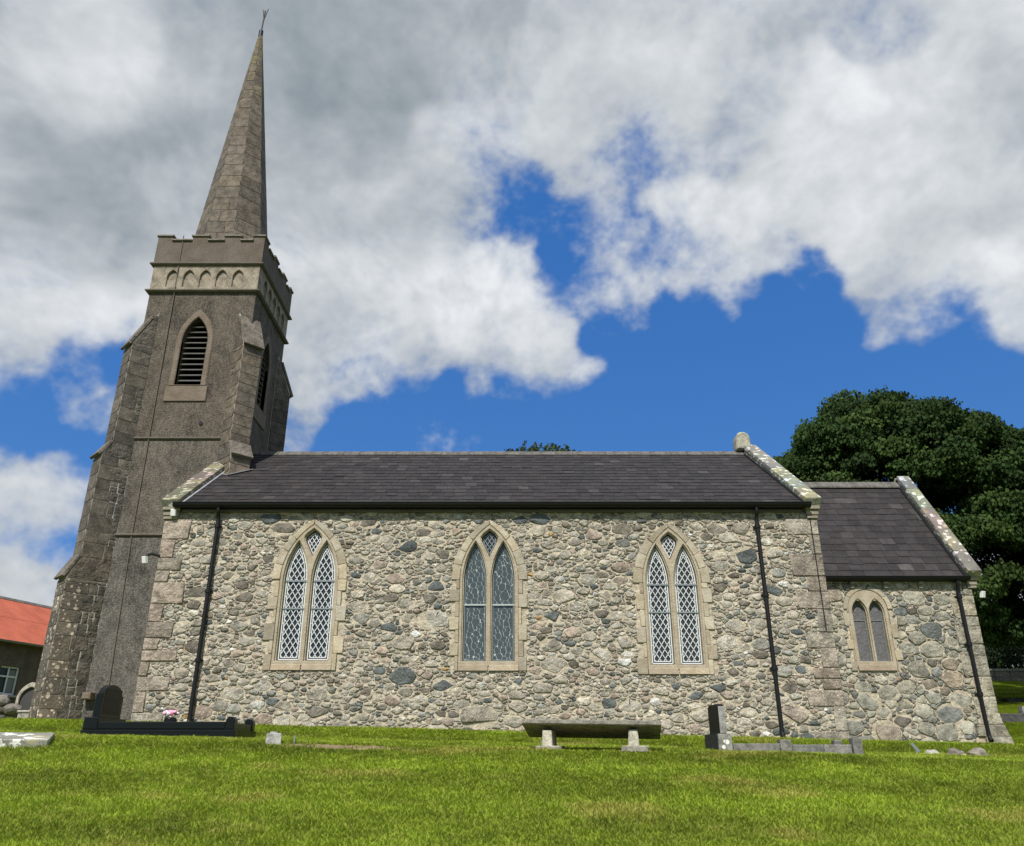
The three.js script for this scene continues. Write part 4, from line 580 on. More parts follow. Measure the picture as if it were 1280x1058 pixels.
// ================================================================ graves and stones on the lawn
function tinted(g, c) { return tint(g, c); }
{ // black polished grave with headstone facing east
  const x0 = -6.50, x1 = -4.22, z0 = 4.0, z1 = 2.95, yb = 1.68, y1 = 1.965, y2 = 2.08;
  const k = thing('grave_kerb', 'black polished granite grave kerb on stepped plinth with corner posts, beside tower', 'grave kerb', [x0 + 1.1, 1.8, 3.5]);
  wpart(k, 'plinth', merged([bevelBox(x0 - .03, x1 + .03, yb, y1, z0 - .20, z0 + .03, .012), bevelBox(x0 - .03, x1 + .03, yb, y1, z1 - .03, z1 + .20, .012), bevelBox(x1 - .20, x1 + .029, yb, y1 - .001, z1 + .201, z0 - .201, .012), bevelBox(x0 - .029, x0 + .34, yb, y1 - .001, z1 + .201, z0 - .201, .012)]), M.granite);
  wpart(k, 'kerb_rail', merged([bevelBox(x0 + .2, x1 - .13, y1 + .001, y2, z0 - .11, z0, .014), bevelBox(x0 + .2, x1 - .13, y1 + .001, y2, z1, z1 + .11, .014), bevelBox(x1 - .12, x1 - .01, y1 + .001, y2 - .02, z1 + .13, z0 - .13, .014)]), M.granite);
  for (const z of [z0 - .065, z1 + .065]) { const g = extrude([[-.07, 0], [.07, 0], [.07, .145], [.035, .185], [-.035, .185], [-.07, .145]], null, -.07, .07, .01); g.translate(x1 - .065, y1 + .001, z); wpart(k, 'corner_post', metre(g, 0), M.granite); }
  wpart(k, 'headstone_base', bevelBox(x0 - .02, x0 + .2, y1 + .001, 2.145, z1 + .1, z0 + .005, .012), M.granite);
  const h = thing('headstone', 'black polished headstone with rounded top and faded gilt lettering', 'headstone', [x0 + .09, 2.146, 3.52]);
  const prof = [[-.36, 0], [.36, 0], [.36, .34]]; for (let i = 0; i <= 10; i++) { const t = Math.PI * i / 10; prof.push([.30 * Math.cos(t), .36 + .14 * Math.sin(t)]); } prof.push([-.36, .34]);
  const g = extrude(prof, null, -.055, .055, .008); g.rotateY(Math.PI / 2); part(h, 'slab', metre(g, 0), M.granite);
  const cv = document.createElement('canvas'); cv.width = 256; cv.height = 192; const c = cv.getContext('2d'); c.fillStyle = '#050606'; c.fillRect(0, 0, 256, 192); const r = rng(8);
  for (let l = 0; l < 6; l++) { let x = 40 + (l > 1 ? 24 : 0); const y = 22 + l * 25, e = 216 - (l > 1 ? 24 : 0); while (x < e) { const w = 3 + r() * 6; c.fillStyle = l < 2 ? 'rgba(140,120,56,.7)' : 'rgba(90,84,60,.3)'; c.fillRect(x, y, 2, 11); if (r() < .6) c.fillRect(x, y + (r() < .5 ? 0 : 9), w, 2); x += w + 3 + (r() < .15 ? 8 : 0); } }
  const tx = new THREE.CanvasTexture(cv); tx.colorSpace = THREE.SRGBColorSpace; const pl = new THREE.PlaneGeometry(.56, .38); pl.rotateY(Math.PI / 2); pl.translate(.057, .24, 0); part(h, 'inscription', pl, new THREE.MeshPhysicalMaterial({ map: tx, roughness: .3, specularIntensity: .3 }));
  const v = thing('flower_vase', 'squat black vase holding pink and white blooms inside the black kerb', 'flower vase', [-5.42, 2.03, 3.45]);
  const vg = new THREE.LatheGeometry([[.0, 0], [.085, 0], [.10, .03], [.095, .11], [.075, .13], [.06, .12]].map((q) => new THREE.Vector2(...q)), 14); part(v, 'pot', vg, M.granite); const rf = rng(5); const petal = new THREE.IcosahedronGeometry(.034, 1), mats = [std({ color: rgb(.75, .22, .38), roughness: .8 }), std({ color: rgb(.8, .72, .74), roughness: .8 }), std({ color: rgb(.8, .42, .55), roughness: .8 })];
  for (let i = 0; i < 14; i++) { const f = part(v, 'flower', petal, mats[i % 3]); f.position.set((rf() - .5) * .20, .17 + rf() * .055, (rf() - .5) * .16); f.scale.set(1, .75, 1); f.rotation.set(rf() * 3, rf() * 3, 0); } part(v, 'stems', merged(Array.from({ length: 8 }, () => pipe([(rf() - .5) * .05, .08, (rf() - .5) * .05], [(rf() - .5) * .16, .18, (rf() - .5) * .12], .004, 5))), std({ color: rgb(.04, .08, .02) }));
}
const GREY = [[.6, [.36, .355, .335]], [.4, [.30, .295, .28]]];
{ // table tomb, its slab tipped back
  const t = thing('table_tomb', 'low table tomb, heavy tilted grey slab on two stone legs', 'tomb', [1.16, 1.70, 4.62], -.14); const r = rng(66);
  const s = bevelBox(-.97, .97, -.035, .03, -.48, .48, .012); s.rotateX(-.17); s.rotateZ(-.018); s.translate(0, .255, 0); part(t, 'slab', tint(metre(s, 0), [.34, .32, .27]), M.stoneDull ??= std({ vertexColors: true, map: scaled(T.stone, 1.6), bumpMap: scaled(T.stoneBump, 1.5), bumpScale: .012 }));
  for (const x of [-.62, .58]) { const g = extrude([[-.085, -.06], [.085, -.06], [.062, .235], [-.062, .235]], null, -.30, .40, .015); g.translate(x, 0, 0); part(t, 'leg', tint(metre(g, 0), [.78, .74, .62]), M.stoneDull); part(t, 'footing_stone', tint(metre(bevelBox(x - .17, x + .20, -.06, .03, -.30, .42, .015), 0), [.42, .40, .34]), M.stoneDull); }
}
{ // right-hand grave: black headstone facing west on a grey base, long grey kerb
  const h = thing('headstone', 'upright black headstone with polished west face on a lichen spotted base', 'headstone', [3.2, 1.66, 3.65]);
  const g = extrude([[-.34, .25], [.34, .25], [.34, .64], [.24, .68], [-.24, .68], [-.34, .64]], null, -.05, .05, .006); g.rotateY(Math.PI / 2); part(h, 'slab', metre(g, 0), M.blackStone); part(h, 'rough_edge', tint(metre(bevelBox(-.046, .056, .255, .64, .336, .356, .004), 0), [.42, .42, .40]), M.stoneDull);
  part(h, 'base', tint(metre(bevelBox(-.12, .105, -.05, .25, -.42, .385, .012), 0), [.03, .032, .033]), M.stoneDull); part(h, 'base_face', tint(metre(bevelBox(-.10, .105, -.045, .246, .384, .41, .006), 0), [.36, .355, .33]), M.stoneDull);
  for (const [x, y, q] of [[-.03, .06, .028], [.03, .13, .034], [-.01, .14, .02]]) { const d = new THREE.CylinderGeometry(q, q, .004, 12); d.rotateX(Math.PI / 2); d.translate(x, y, .412); part(h, 'lichen_patch', d, M.lichenWhite ??= std({ color: rgb(.75, .74, .68) })); }
  const k = thing('grave_kerb', 'weathered grey stone grave kerb with square corner posts', 'grave kerb', [4.25, 1.62, 3.6]), r = rng(12), add = (n, x0, x1, y0, y1, z0, z1) => part(k, n, tint(metre(bevelBox(x0, x1, y0, y1, z0, z1, .01), 0), stoneColour(r, GREY)), M.stoneDull);
  add('kerb_stone', -.93, -.22, -.05, .15, .30, .42); add('kerb_stone', -.04, .44, -.06, .135, .30, .41); add('kerb_stone', .445, .86, -.07, .135, .30, .41); add('kerb_stone', -.93, .86, -.05, .13, -.42, -.30); add('kerb_stone', .87, .985, -.05, .13, -.30, .30);
  add('corner_post', -.215, -.045, -.05, .205, .27, .43); add('corner_post', .87, 1.01, -.07, .225, .29, .45); add('corner_post', .87, 1.0, -.05, .21, -.45, -.301);
}
{ // flat ledger stone at the left
  const t = thing('ledger_stone', 'flat pale lichened ledger stone lying in the grass', 'grave slab', [-6.72, 1.79, 5.75], .42); const g = bevelBox(-1.05, .62, -.10, .055, -.42, .42, .014); g.rotateX(.12); part(t, 'slab', metre(g, 0), M.coping);
  const b = thing('stone_flower_holder', 'small square grey granite flower block with pierced lid', 'flower holder', [-3.27, 1.74, 5.2], .35); const e = extrude([[-.105, -.05], [.105, -.05], [.09, .145], [-.09, .145]], null, -.10, .10, .008); part(b, 'block', tint(metre(e, 0), [.60, .60, .58]), M.stoneDull); const lid = new THREE.CylinderGeometry(.05, .055, .02, 14); lid.translate(0, .155, 0); part(b, 'lid', lid, M.lead);
  single('grave_marker_peg', pipe([-3.0, 1.66, 5.1], [-3.01, 1.86, 5.08], .012, 6), M.bar, 'thin metal peg beside the granite flower block', 'marker');
}
function boulder(x, z, y, rx, ry, rz, c, label, seed) { const g = new THREE.IcosahedronGeometry(1, 4), p = g.attributes.position; for (let i = 0; i < p.count; i++) { const a = p.getX(i), b = p.getY(i), d = p.getZ(i), n = 1 + .34 * noise3(a * 1.5 + seed, b * 1.5, d * 1.5) + .07 * noise3(a * 5, b * 5 + seed, d * 5); p.setXYZ(i, a * rx * n, b * ry * n, d * rz * n); } g.translate(x, y, z); return single('boulder', tint(metre(g, 1.2), c), M.stoneDull, label, 'boulder', 'field stones by the chancel'); }
boulder(7.27, 2.0, 1.60, .14, .10, .12, [.62, .60, .55], 'white lichened boulder next to leaning metal marker', 4);
boulder(7.68, 2.0, 1.60, .15, .11, .14, [.30, .27, .24], 'dark round boulder between white and brown boulders', 14);
boulder(8.02, 2.05, 1.60, .17, .11, .15, [.36, .33, .27], 'brown domed boulder farthest from leaning metal marker', 24);
single('leaning_marker', merged([pipe([7.03, 1.50, 2.0], [7.00, 1.70, 2.0], .014, 6), bar([6.94, 1.80, 2.0], [7.05, 1.66, 2.0], .05, .02)]), M.bar, 'small bent metal grave marker leaning beside boulders', 'marker');
{ const t = thing('faded_wreath', 'faded orange and white wreath lying in grass below boulders', 'wreath', [7.75, 1.56, 2.35]), r = rng(2), q = new THREE.IcosahedronGeometry(.03, 1), m = [std({ color: rgb(.6, .16, .06) }), std({ color: rgb(.75, .7, .55) })]; for (let i = 0; i < 12; i++) { const f = part(t, 'flower', q, m[i % 3 ? 1 : 0]); f.position.set((r() - .5) * .26, .01 + r() * .03, (r() - .5) * .12); f.rotation.set(r() * 3, r() * 3, 0); } }

// ================================================================ beyond the church, right: graves, boundary wall, hedge
{
  const r = rng(31), y = (x, z) => ground(x, z);
  { const k = thing('grave_kerb', 'dark low grave kerb with a grey block behind the chancel corner', 'grave kerb', [15.2, y(15, -8), -8]); part(k, 'kerb_stone', tint(metre(bevelBox(-1.6, 1.4, -.1, .22, -.5, .45, .02), 0), [.10, .10, .105]), M.stoneDull); part(k, 'block', tint(metre(bevelBox(-.38, -.14, .22, .42, .1, .35, .02), 0), [.4, .4, .39]), M.stoneDull); }
  { const k = thing('grave_slab', 'small black slab standing in the lawn toward the hedge', 'grave slab', [18.6, y(18.6, -14), -14]); part(k, 'slab', bevelBox(-.6, .6, -.1, .16, -.3, .3, .02), M.granite); }
  const w = thing('boundary_wall', 'low grey stone boundary wall in front of the dark hedge', 'wall', [27, y(27, -26), -26]); let x = -6; const S = [[1, [.33, .315, .28]]]; part(w, 'wall_core', box(-6, 8, -.4, .48, -.2, .2), M.mortar); while (x < 8) { const q = .5 + r() * .4; for (let j = 0; j < 2; j++) part(w, 'stone', tint(metre(bevelBox(x + .01, x + q - .01, -.1 + j * .3, .18 + j * .3, .18, .25, .015), 0), stoneColour(r, S)), M.stoneDull); part(w, 'cope_stone', tint(metre(bevelBox(x + .005, x + q - .005, .485, .60, -.28, .28, .015), 0), stoneColour(r, [[1, [.45, .43, .39]]])), M.stoneDull); x += q; }
}

// ================================================================ leaves
function leafGeo(size, n, seed) { const r = rng(seed), pos = [], idx = []; for (let k = 0; k < n; k++) { const c = new THREE.Vector3((r() - .5), (r() - .5) * .8, (r() - .5)).multiplyScalar(size * 2.1), a = new THREE.Vector3(r() - .5, -.25 - r() * .5, r() - .5).normalize(), b = new THREE.Vector3(r() - .5, r() - .3, r() - .5).cross(a).normalize(), L = size * (.7 + .6 * r()), w = L * .42, o = pos.length / 3, up = new THREE.Vector3().crossVectors(a, b).multiplyScalar(L * .12); const P = [c, c.clone().addScaledVector(a, L * .45).addScaledVector(b, w).add(up), c.clone().addScaledVector(a, L), c.clone().addScaledVector(a, L * .45).addScaledVector(b, -w).add(up)]; for (const q of P) pos.push(q.x, q.y, q.z); idx.push(o, o + 1, o + 2, o, o + 2, o + 3); } const g = new THREE.BufferGeometry(); g.setAttribute('position', new THREE.Float32BufferAttribute(pos, 3)); g.setIndex(idx); g.computeVertexNormals(); return g; }
const leafMat = new THREE.MeshPhysicalMaterial({ color: rgb(1, 1, 1), roughness: .8, specularIntensity: .2, transmission: .22, thickness: 0, side: THREE.DoubleSide });
function foliage(parent, name, lobes, perM2, size, colours, seed, clump = .75) { // lobes: [x, y, z, rx, ry, rz]; clumps of leaves over the union of the lobes
  const r = rng(seed), geo = leafGeo(size, 7, seed + 1), mats = [], cols = [], m = new THREE.Matrix4(), e = new THREE.Euler(), q = new THREE.Quaternion(), sc = new THREE.Vector3();
  const inside = (p, skip) => lobes.some((l, i) => i !== skip && ((p.x - l[0]) / l[3]) ** 2 + ((p.y - l[1]) / l[4]) ** 2 + ((p.z - l[2]) / l[5]) ** 2 < .72);
  lobes.forEach((l, li) => {
    const A = 12.57 * Math.pow((Math.pow(l[3] * l[4], 1.6) + Math.pow(l[3] * l[5], 1.6) + Math.pow(l[4] * l[5], 1.6)) / 3, 1 / 1.6), nc = Math.round(A / (clump * clump) * 1.15);
    for (let i = 0; i < nc; i++) {
      const u = r() * 2 - 1, t = r() * 6.2832, s = Math.sqrt(1 - u * u), dir = new THREE.Vector3(s * Math.cos(t), u, s * Math.sin(t)), f = .80 + .24 * r() + .10 * noise3(dir.x * 2 + li, dir.y * 2, dir.z * 2), C = new THREE.Vector3(l[0] + dir.x * l[3] * f, l[1] + dir.y * l[4] * f, l[2] + dir.z * l[5] * f); if (inside(C, li)) continue;
      const cr = clump * (.55 + .55 * r()), tone = .75 + .5 * r(), col = colours[Math.floor(r() * colours.length)], n = Math.round(perM2 * cr * cr);
      for (let k = 0; k < n; k++) { const v = r() * 1.5 - .5, a = r() * 6.2832, w = Math.sqrt(Math.max(0, 1 - Math.min(1, v * v))), rr = cr * (.55 + .5 * r()), P = new THREE.Vector3(w * Math.cos(a), v * .72, w * Math.sin(a)).multiplyScalar(rr).add(C); e.set((r() - .5) * .9, r() * 6.2832, (r() - .5) * .9); const g = .7 + .6 * r(); m.compose(P, q.setFromEuler(e), sc.set(g, g, g)); mats.push(...m.elements); const j = tone * (.8 + .4 * r()); cols.push(col[0] * j, col[1] * j, col[2] * j); }
    }
  });
  const im = new THREE.InstancedMesh(geo, leafMat, mats.length / 16); im.instanceMatrix.array.set(mats); im.instanceColor = new THREE.InstancedBufferAttribute(new Float32Array(cols), 3); im.name = name; im.userData.kind = 'stuff'; im.castShadow = im.receiveShadow = true; parent.add(im); console.log(parent.name, name, mats.length / 16); return im;
}
function limbs(parent, base, h, r0, tips, seed) { // tapered trunk and boughs reaching into the crown
  const r = rng(seed), list = []; const taper = (pts, ra, rb) => { const c = new THREE.CatmullRomCurve3(pts), n = 10, s = 9, pos = [], idx = [], F = c.computeFrenetFrames(n, false); for (let i = 0; i <= n; i++) { const P = c.getPointAt(i / n), R = lerp(ra, rb, Math.pow(i / n, .8)) * (1 + .12 * (i === 0 ? 1 : 0)); for (let k = 0; k < s; k++) { const a = k / s * 6.2832, v = F.normals[i].clone().multiplyScalar(Math.cos(a) * R).addScaledVector(F.binormals[i], Math.sin(a) * R).add(P); pos.push(v.x, v.y, v.z); } } for (let i = 0; i < n; i++) for (let k = 0; k < s; k++) { const a = i * s + k, b = i * s + (k + 1) % s; idx.push(a, b, a + s, b, b + s, a + s); } const g = new THREE.BufferGeometry(); g.setAttribute('position', new THREE.Float32BufferAttribute(pos, 3)); g.setIndex(idx); g.computeVertexNormals(); return metre(g, 1); };
  const B = new THREE.Vector3(...base), T = B.clone().add(new THREE.Vector3((r() - .5) * .5, h, (r() - .5) * .5)); part(parent, 'trunk', taper([B.clone().add(new THREE.Vector3(0, -.3, 0)), B.clone().lerp(T, .4).add(new THREE.Vector3(.1, 0, .05)), T], r0, r0 * .7), M.bark);
  for (const t of tips) { const E = new THREE.Vector3(...t), mid = T.clone().lerp(E, .5).add(new THREE.Vector3((r() - .5) * .8, .5, (r() - .5) * .8)); part(parent, 'limb', taper([T.clone().add(new THREE.Vector3(0, -.4, 0)), mid, E], r0 * .42, .05), M.bark); }
}
const DEEP = [[.034, .066, .017], [.041, .077, .018], [.030, .058, .016], [.050, .085, .020]];
{
  const X = 16.25, Z = -14, g0 = ground(X, Z), t = thing('broadleaf_tree', 'broad dark green tree rising behind the chancel roof', 'tree', [X, g0, Z]);
  const L = [[-1.2, 7.4, 0, 4.3, 4.3, 4.2], [-3.0, 6.2, .3, 2.6, 3.0, 3.2], [.6, 8.3, 0, 3.3, 3.0, 3.6], [2.7, 6.3, .3, 3.2, 3.4, 3.6], [4.6, 4.9, .6, 3.0, 3.0, 3.2], [1.0, 4.8, 1.2, 4.2, 2.6, 3.0], [5.8, 4.9, .8, 2.0, 1.5, 2.2], [-3.0, 4.4, .4, 2.8, 2.4, 3.0]];
  limbs(t, [0, 0, 0], 3.2, .55, L.slice(0, 7).map((l) => [l[0] * .8, l[1], l[2] * .8]), 5);
  foliage(t, "crown", L, 260, .12, DEEP, 21, .9);
}
{
  const X = 26.4, Z = -19, g0 = ground(X, Z), t = thing('roadside_tree', 'brownish green tree beyond the broad dark tree', 'tree', [X, g0, Z]);
  const L = [[0, 7.2, 0, 3.0, 3.4, 3.0], [-1.4, 6.2, .5, 2.2, 2.4, 2.4], [1.5, 6.0, 0, 2.8, 2.6, 2.8]]; limbs(t, [0, 0, 0], 3, .4, L.map((l) => [l[0] * .7, l[1], l[2]]), 8);
  foliage(t, 'crown', L, 90, .13, [[.040, .052, .020], [.050, .054, .022], [.034, .055, .018]], 44, .85);
}
{
  const X = 1.3, Z = -25, g0 = ground(X, Z), top = 17.55 - g0, t = thing('distant_tree', 'tree whose crown just shows above the nave ridge', 'tree', [X, g0, Z]); const L = [[0, top - 3, 0, 2.6, 2.9, 2.6], [-1.2, top - 3.2, 0, 2.2, 2.4, 2.2], [1.3, top - 3.4, 0, 2.0, 2.7, 2.2], [0, top - 6.0, 0, 3.4, 3.0, 3.2]]; limbs(t, [0, 0, 0], 4, .4, L.map((l) => [l[0] * .7, l[1], l[2]]), 9); foliage(t, 'crown', L, 36, .16, [[.055, .080, .022], [.065, .085, .026]], 54, .8);
}
{ // clipped hedge and loose bushes on the skyline to the right
  const gy = ground(27, -28), h = thing('hedge', 'long dark clipped hedge behind the low boundary wall', 'hedge', [27, gy, -28]); for (let x = -5.8; x < 8; x += .7) part(h, 'stem', pipe([x, -.1, 0], [x + .1, 1.4, .05], .04, 6), M.bark); const L = []; for (let x = -6; x <= 8; x += .9) L.push([x, .95, 0, .75, 1.05, .65]); foliage(h, 'leaves', L, 46, .10, [[.014, .026, .010], [.018, .032, .012]], 71, .4);
  const b = thing('bush', 'rounded bush on the skyline behind the hedge', 'bush', [29.2, ground(29, -36), -36]); part(b, 'stem', pipe([0, 0, 0], [0, 2, 0], .12, 8), M.bark); foliage(b, 'leaves', [[-.8, 1.9, 0, 2.2, 2.0, 1.8], [2.2, 1.6, 0, 2.0, 1.5, 1.6]], 26, .16, [[.022, .045, .014], [.03, .055, .016]], 73, .7);
}

// ================================================================ left: house with red roof, rubble dyke, arched stone
{
  const hs = thing('house', 'low brown rendered house with red sheet roof and white sash window', 'house', [-18.46, 2.9, -14], 74.3 * Math.PI / 180);
  const e = 5.517 - 2.9, R = 7.53 - 2.9, x0 = -9, x1 = 8;
  const win = [-.62, .24, .76, 1.74];
  part(hs, 'wall', extrude(rect(x0, x1, -1, e), [rect(...win).reverse()], -.35, 0), M.houseWall); part(hs, 'wall', box(x0, x1, -1, e, -5.6, -5.25), M.houseWall); for (const x of [x0, x1 - .35]) { const g = extrude([[0.36, -1], [.36, e], [2.8, R - .1], [5.24, e], [5.24, -1]], null, 0, .35); g.rotateY(Math.PI / 2); g.translate(x, 0, 0); part(hs, 'gable', metre(g, 0), M.houseWall); }
  const V = [0, R - e + .05, -2.8 - .25], L = Math.hypot(V[1], V[2]), roof = part(hs, 'roof', (() => { const g = extrude([[-.25, e - .02], [2.8, R], [5.85, e - .02], [5.85, e - .08], [2.8, R - .08], [-.25, e - .08]], null, 0, x1 - x0 + .3); g.rotateY(Math.PI / 2); g.translate(x0 - .15, 0, 0); return metre(g, 0); })(), M.redRoof);
  for (let x = x0; x < x1; x += .95) for (let k = 0; k < 2; k++) { const a = L * (k ? .51 : .0), b = L * (k ? 1 : .505), off = k ? .0 : .47, m = frame([x + off, e - .015, .25], [1, 0, 0], V), g = bevelBox(.008, .942, a, b, 0, .018, .004); g.applyMatrix4(m); part(roof, 'roof_sheet', metre(g, 0), M.redRoof); }
  const rt = extrude([[-.16, -.08], [0, .03], [.16, -.08], [.16, -.05], [0, .07], [-.16, -.05]], null, 0, x1 - x0); rt.rotateY(Math.PI / 2); rt.translate(x0, R + .02, -2.8); part(roof, 'ridge_cap', metre(rt, 0), M.ridge);
  part(hs, 'gutter', gutter(x0, x1, e - .03, .30, .06), std({ color: rgb(.20, .21, .22), roughness: .5 }));
  const f = [], wz = -.07, [a, b, c, d] = win; f.push(box(a, a + .06, c, d, wz - .04, wz), box(b - .06, b, c, d, wz - .04, wz), box(a + .06, b - .06, c, c + .07, wz - .04, wz), box(a + .06, b - .06, d - .05, d, wz - .04, wz), box(a + .06, b - .06, (c + d) / 2 + .12, (c + d) / 2 + .17, wz - .04, wz - .004), box((a + b) / 2 - .025, (a + b) / 2 + .025, c + .07, d - .05, wz - .035, wz - .006));
  const w = part(hs, 'window', merged(f), M.white); part(w, 'pane', box(a, b, c, d, wz - .07, wz - .06), M.pane); part(w, 'sill', bevelBox(a - .06, b + .06, c - .08, c - .002, -.1, .08, .01), M.lead); part(w, 'curtain', box(a + .42, b - .08, c + .1, d - .1, wz - .058, wz - .045), std({ color: rgb(.22, .22, .21) }));
  const gb = thing('far_gable', 'white bargeboard of a roof gable peeping behind the tower buttress', 'house', [-17.2, 3.4, -20]); part(gb, 'bargeboard', (() => { const g = extrude([[0, 4.05], [1.6, 5.85], [1.6, 5.55], [.12, 3.92]], null, 0, .1); return g; })(), M.white); part(gb, 'gable', extrude([[.15, -1], [3.4, -1], [3.4, 4.0], [1.75, 5.6], [.15, 3.9]], null, -.3, -.01), M.houseWall);
  const hd = thing('arched_headstone', 'dark headstone set in a pale pointed stone arch', 'headstone', [-15.15, ground(-15, -9.6), -9.6], .2); const arch = extrude(lancet(0, -.2, .60, .38, 1.12, 10), [lancet(0, .0, .58, .29, .97, 8).reverse()], -.1, .1, .02); part(hd, 'arch', tint(arch, [.62, .58, .48]), M.stoneDull); part(hd, 'panel', extrude(lancet(0, 0, .58, .295, .975, 8), null, -.07, .02), std({ color: rgb(.05, .048, .045), roughness: .6 })); 
  const dy = thing('rubble_dyke', 'rough low rubble wall of dark stones below the house', 'wall', [-16.2, ground(-16.2, -9.0) - .05, -9.0]), r = rng(17); for (let k = 0; k < 26; k++) { const g = new THREE.IcosahedronGeometry(.22, 1), p = g.attributes.position, s = r() * 50; for (let i = 0; i < p.count; i++) { const n = 1 + .35 * noise3(p.getX(i) * 4 + s, p.getY(i) * 4, p.getZ(i) * 4); p.setXYZ(i, p.getX(i) * n * 1.3, p.getY(i) * n * .8, p.getZ(i) * n); } const m = part(dy, 'stone', tint(metre(g, .4), stoneColour(r, [[.6, [.16, .15, .13]], [.4, [.30, .28, .25]]])), M.stoneDull); m.position.set(-2 + r() * 3.1, .12 + (k % 3) * .25, (r() - .5) * .2); }
  { const bx = thing('stone_trough', 'pale square stone block beside the arched headstone', 'stone block', [-14.0, ground(-14, -7.6), -7.6], .3); part(bx, 'block', tint(metre(bevelBox(-.2, .2, -.1, .22, -.2, .2, .02), 0), [.55, .53, .48]), M.stoneDull); part(bx, 'cap', tint(metre(bevelBox(-.23, .23, .222, .29, -.23, .23, .02), 0), [.6, .58, .52]), M.stoneDull); }
}

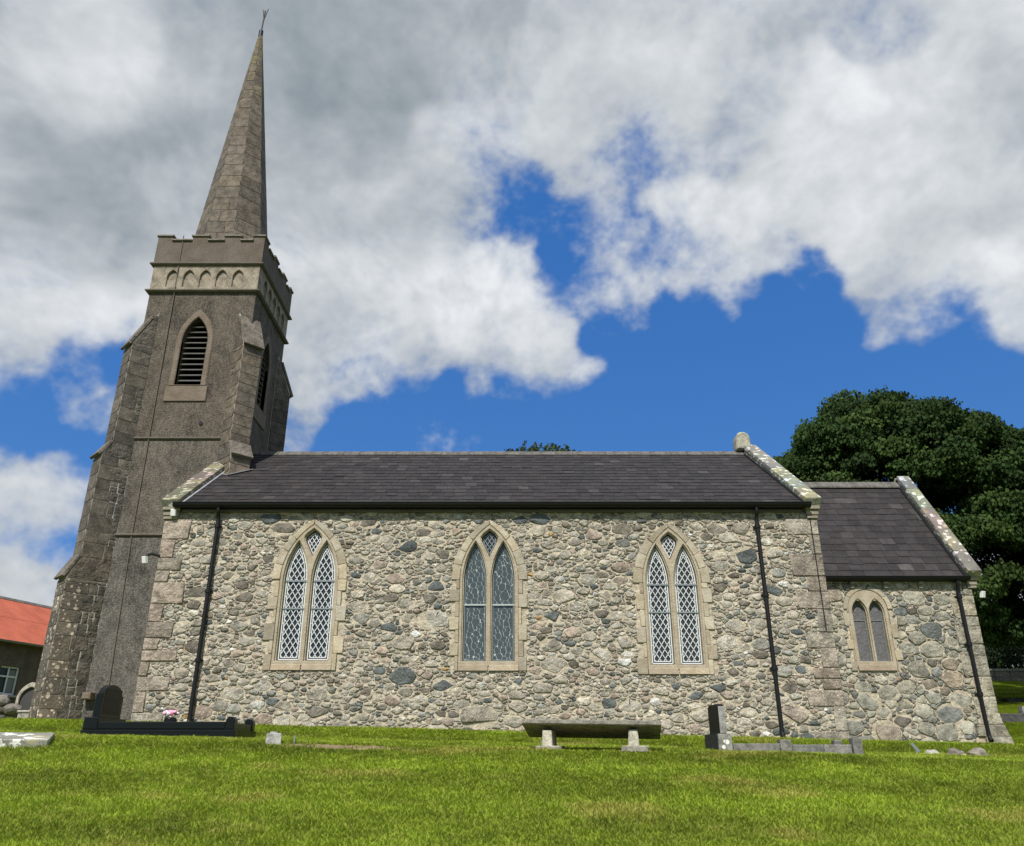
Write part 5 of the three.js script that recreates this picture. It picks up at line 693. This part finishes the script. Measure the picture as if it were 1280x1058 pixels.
// ================================================================ grass
{
  const r = rng(2024), blade = (pos, idx, x, z, h, lean, dir, w) => { const o = pos.length / 3, cx = Math.cos(dir), cz = Math.sin(dir), px = -cz * w, pz = cx * w; pos.push(x - px, 0, z - pz, x + px, 0, z + pz, x + cx * lean * .35 - px * .8, h * .6, z + cz * lean * .35 - pz * .8, x + cx * lean * .35 + px * .8, h * .6, z + cz * lean * .35 + pz * .8, x + cx * lean, h, z + cz * lean); idx.push(o, o + 1, o + 3, o, o + 3, o + 2, o + 2, o + 3, o + 4); };
  const make = (n, R, seed) => { const q = rng(seed), pos = [], idx = []; for (let i = 0; i < n; i++) { const a = q() * 6.28, d = Math.sqrt(q()) * R; blade(pos, idx, Math.cos(a) * d, Math.sin(a) * d, .018 + .026 * q(), .024 + .036 * q(), q() * 6.28, .0022 + .0016 * q()); } const g = new THREE.BufferGeometry(); g.setAttribute('position', new THREE.Float32BufferAttribute(pos, 3)); g.setIndex(idx); g.computeVertexNormals(); return g; };
  const mat = new THREE.MeshPhysicalMaterial({ color: rgb(1, 1, 1), roughness: .75, transmission: .4, thickness: 0, side: THREE.DoubleSide, specularIntensity: .3 });
  const geos = [make(22, .055, 1), make(22, .055, 2)], M4 = geos.map(() => []), C3 = geos.map(() => []), m = new THREE.Matrix4(), q = new THREE.Quaternion(), e = new THREE.Euler(), s = new THREE.Vector3(), P = new THREE.Vector3();
  const bare = [[-2.35, 5.25, 1.0, .22], [1.1, 4.75, .9, .25], [8.3, 2.3, 1.1, .08], [7.0, 2.6, .4, .06]];
  const covered = (x, z) => (x > NW - .05 && x < NE + .05 && z < .03) || (x > NE - .1 && x < CE && z < CZ + .05) || (x > TX0 - .1 && x < NW && z < TZ0) || (x > -6.55 && x < -4.2 && z > 2.95 && z < 4.03) ;
  const put = (x, z, k, d) => { const n1 = noise3(x * .5, 1, z * .5), n2 = noise3(x * 1.9, 2, z * 1.9), n3 = noise3(x * 6, 5, z * 6), straw = sstep(.22, .5, noise3(x * .55 + 7, 9, z * .9) + .35 * n2), strip = Math.sin((z + .3 * n1) * 3.1 + x * .12) * .13; let t = 1 + .26 * n1 + .26 * n2 + .16 * n3 + strip + (r() - .5) * .36; let c = [.315 * t, .405 * t, .036 * t]; const st = clamp(straw * .55 + (r() < .05 ? .6 : 0)); c = [lerp(c[0], .50, st), lerp(c[1], .44, st), lerp(c[2], .12, st)]; const g = (.75 + .5 * r()) * (1 + .22 * n2); e.set((r() - .5) * .3, r() * 6.28, (r() - .5) * .3); m.compose(P.set(x, ground(x, z) - .004, z), q.setFromEuler(e), s.set(k * 1.05, g * (.85 + .15 * k), k * 1.05)); const i = r() < .5 ? 0 : 1; M4[i].push(...m.elements); C3[i].push(...c); };
  for (let z = 11.6; z > -2.6;) { const d = 17 - z, step = .040 * (1 + Math.max(0, d - 6) * .075), k = step / .040, half = d * .66 + .9; for (let x = -half; x < half; x += step) { const X = x + (r() - .5) * step * 1.3, Z = z + (r() - .5) * step * 1.3; if (covered(X, Z)) continue; let skip = false; for (const [bx, bz, ra, rb] of bare) { const dd = ((X - bx) / ra) ** 2 + ((Z - bz) / rb) ** 2; if (dd < .6 + .8 * r()) skip = r() < .95; } if (!skip) put(X, Z, k, d); } z -= step; }
  for (let i = 0; i < 26000; i++) { const Z = -2.6 - r() * 23, d = 17 - Z, X = d * (.56 + r() * .12); put(X, Z, 2.6, d); } for (let i = 0; i < 9000; i++) { const Z = -2.4 - r() * 9, d = 17 - Z, X = -d * (.55 + r() * .12); put(X, Z, 2.4, d); }
  geos.forEach((g, i) => { const im = new THREE.InstancedMesh(g, mat, M4[i].length / 16); im.instanceMatrix.array.set(M4[i]); im.instanceColor = new THREE.InstancedBufferAttribute(new Float32Array(C3[i]), 3); im.name = numbered('grass'); im.userData = { kind: 'stuff', label: 'mown green lawn grass with straw coloured patches', category: 'grass' }; im.castShadow = im.receiveShadow = true; scene.add(im); console.log('grass', M4[i].length / 16); });
  for (const [x, z, a, b] of bare) { const n = 40, p = [], idx = [], uv = []; p.push(x, ground(x, z) + .006, z); uv.push(x, z); for (let i = 0; i < n; i++) { const t = i / n * 6.2832, k = 1.15 + .3 * noise3(Math.cos(t) * 2 + x, 0, Math.sin(t) * 2); const X = x + Math.cos(t) * a * k, Z = z + Math.sin(t) * b * k; p.push(X, ground(X, Z) + .006, Z); uv.push(X, Z); idx.push(0, 1 + (i + 1) % n, 1 + i); } const g = new THREE.BufferGeometry(); g.setAttribute('position', new THREE.Float32BufferAttribute(p, 3)); g.setAttribute('uv', new THREE.Float32BufferAttribute(uv, 2)); g.setIndex(idx); g.computeVertexNormals(); const q2 = structure(numbered('bare_soil'), g, M.soil ??= std({ color: rgb(.30, .225, .13), map: scaled(T.mortar, 1), roughness: 1 })); }
}

renderer.render(scene, camera);
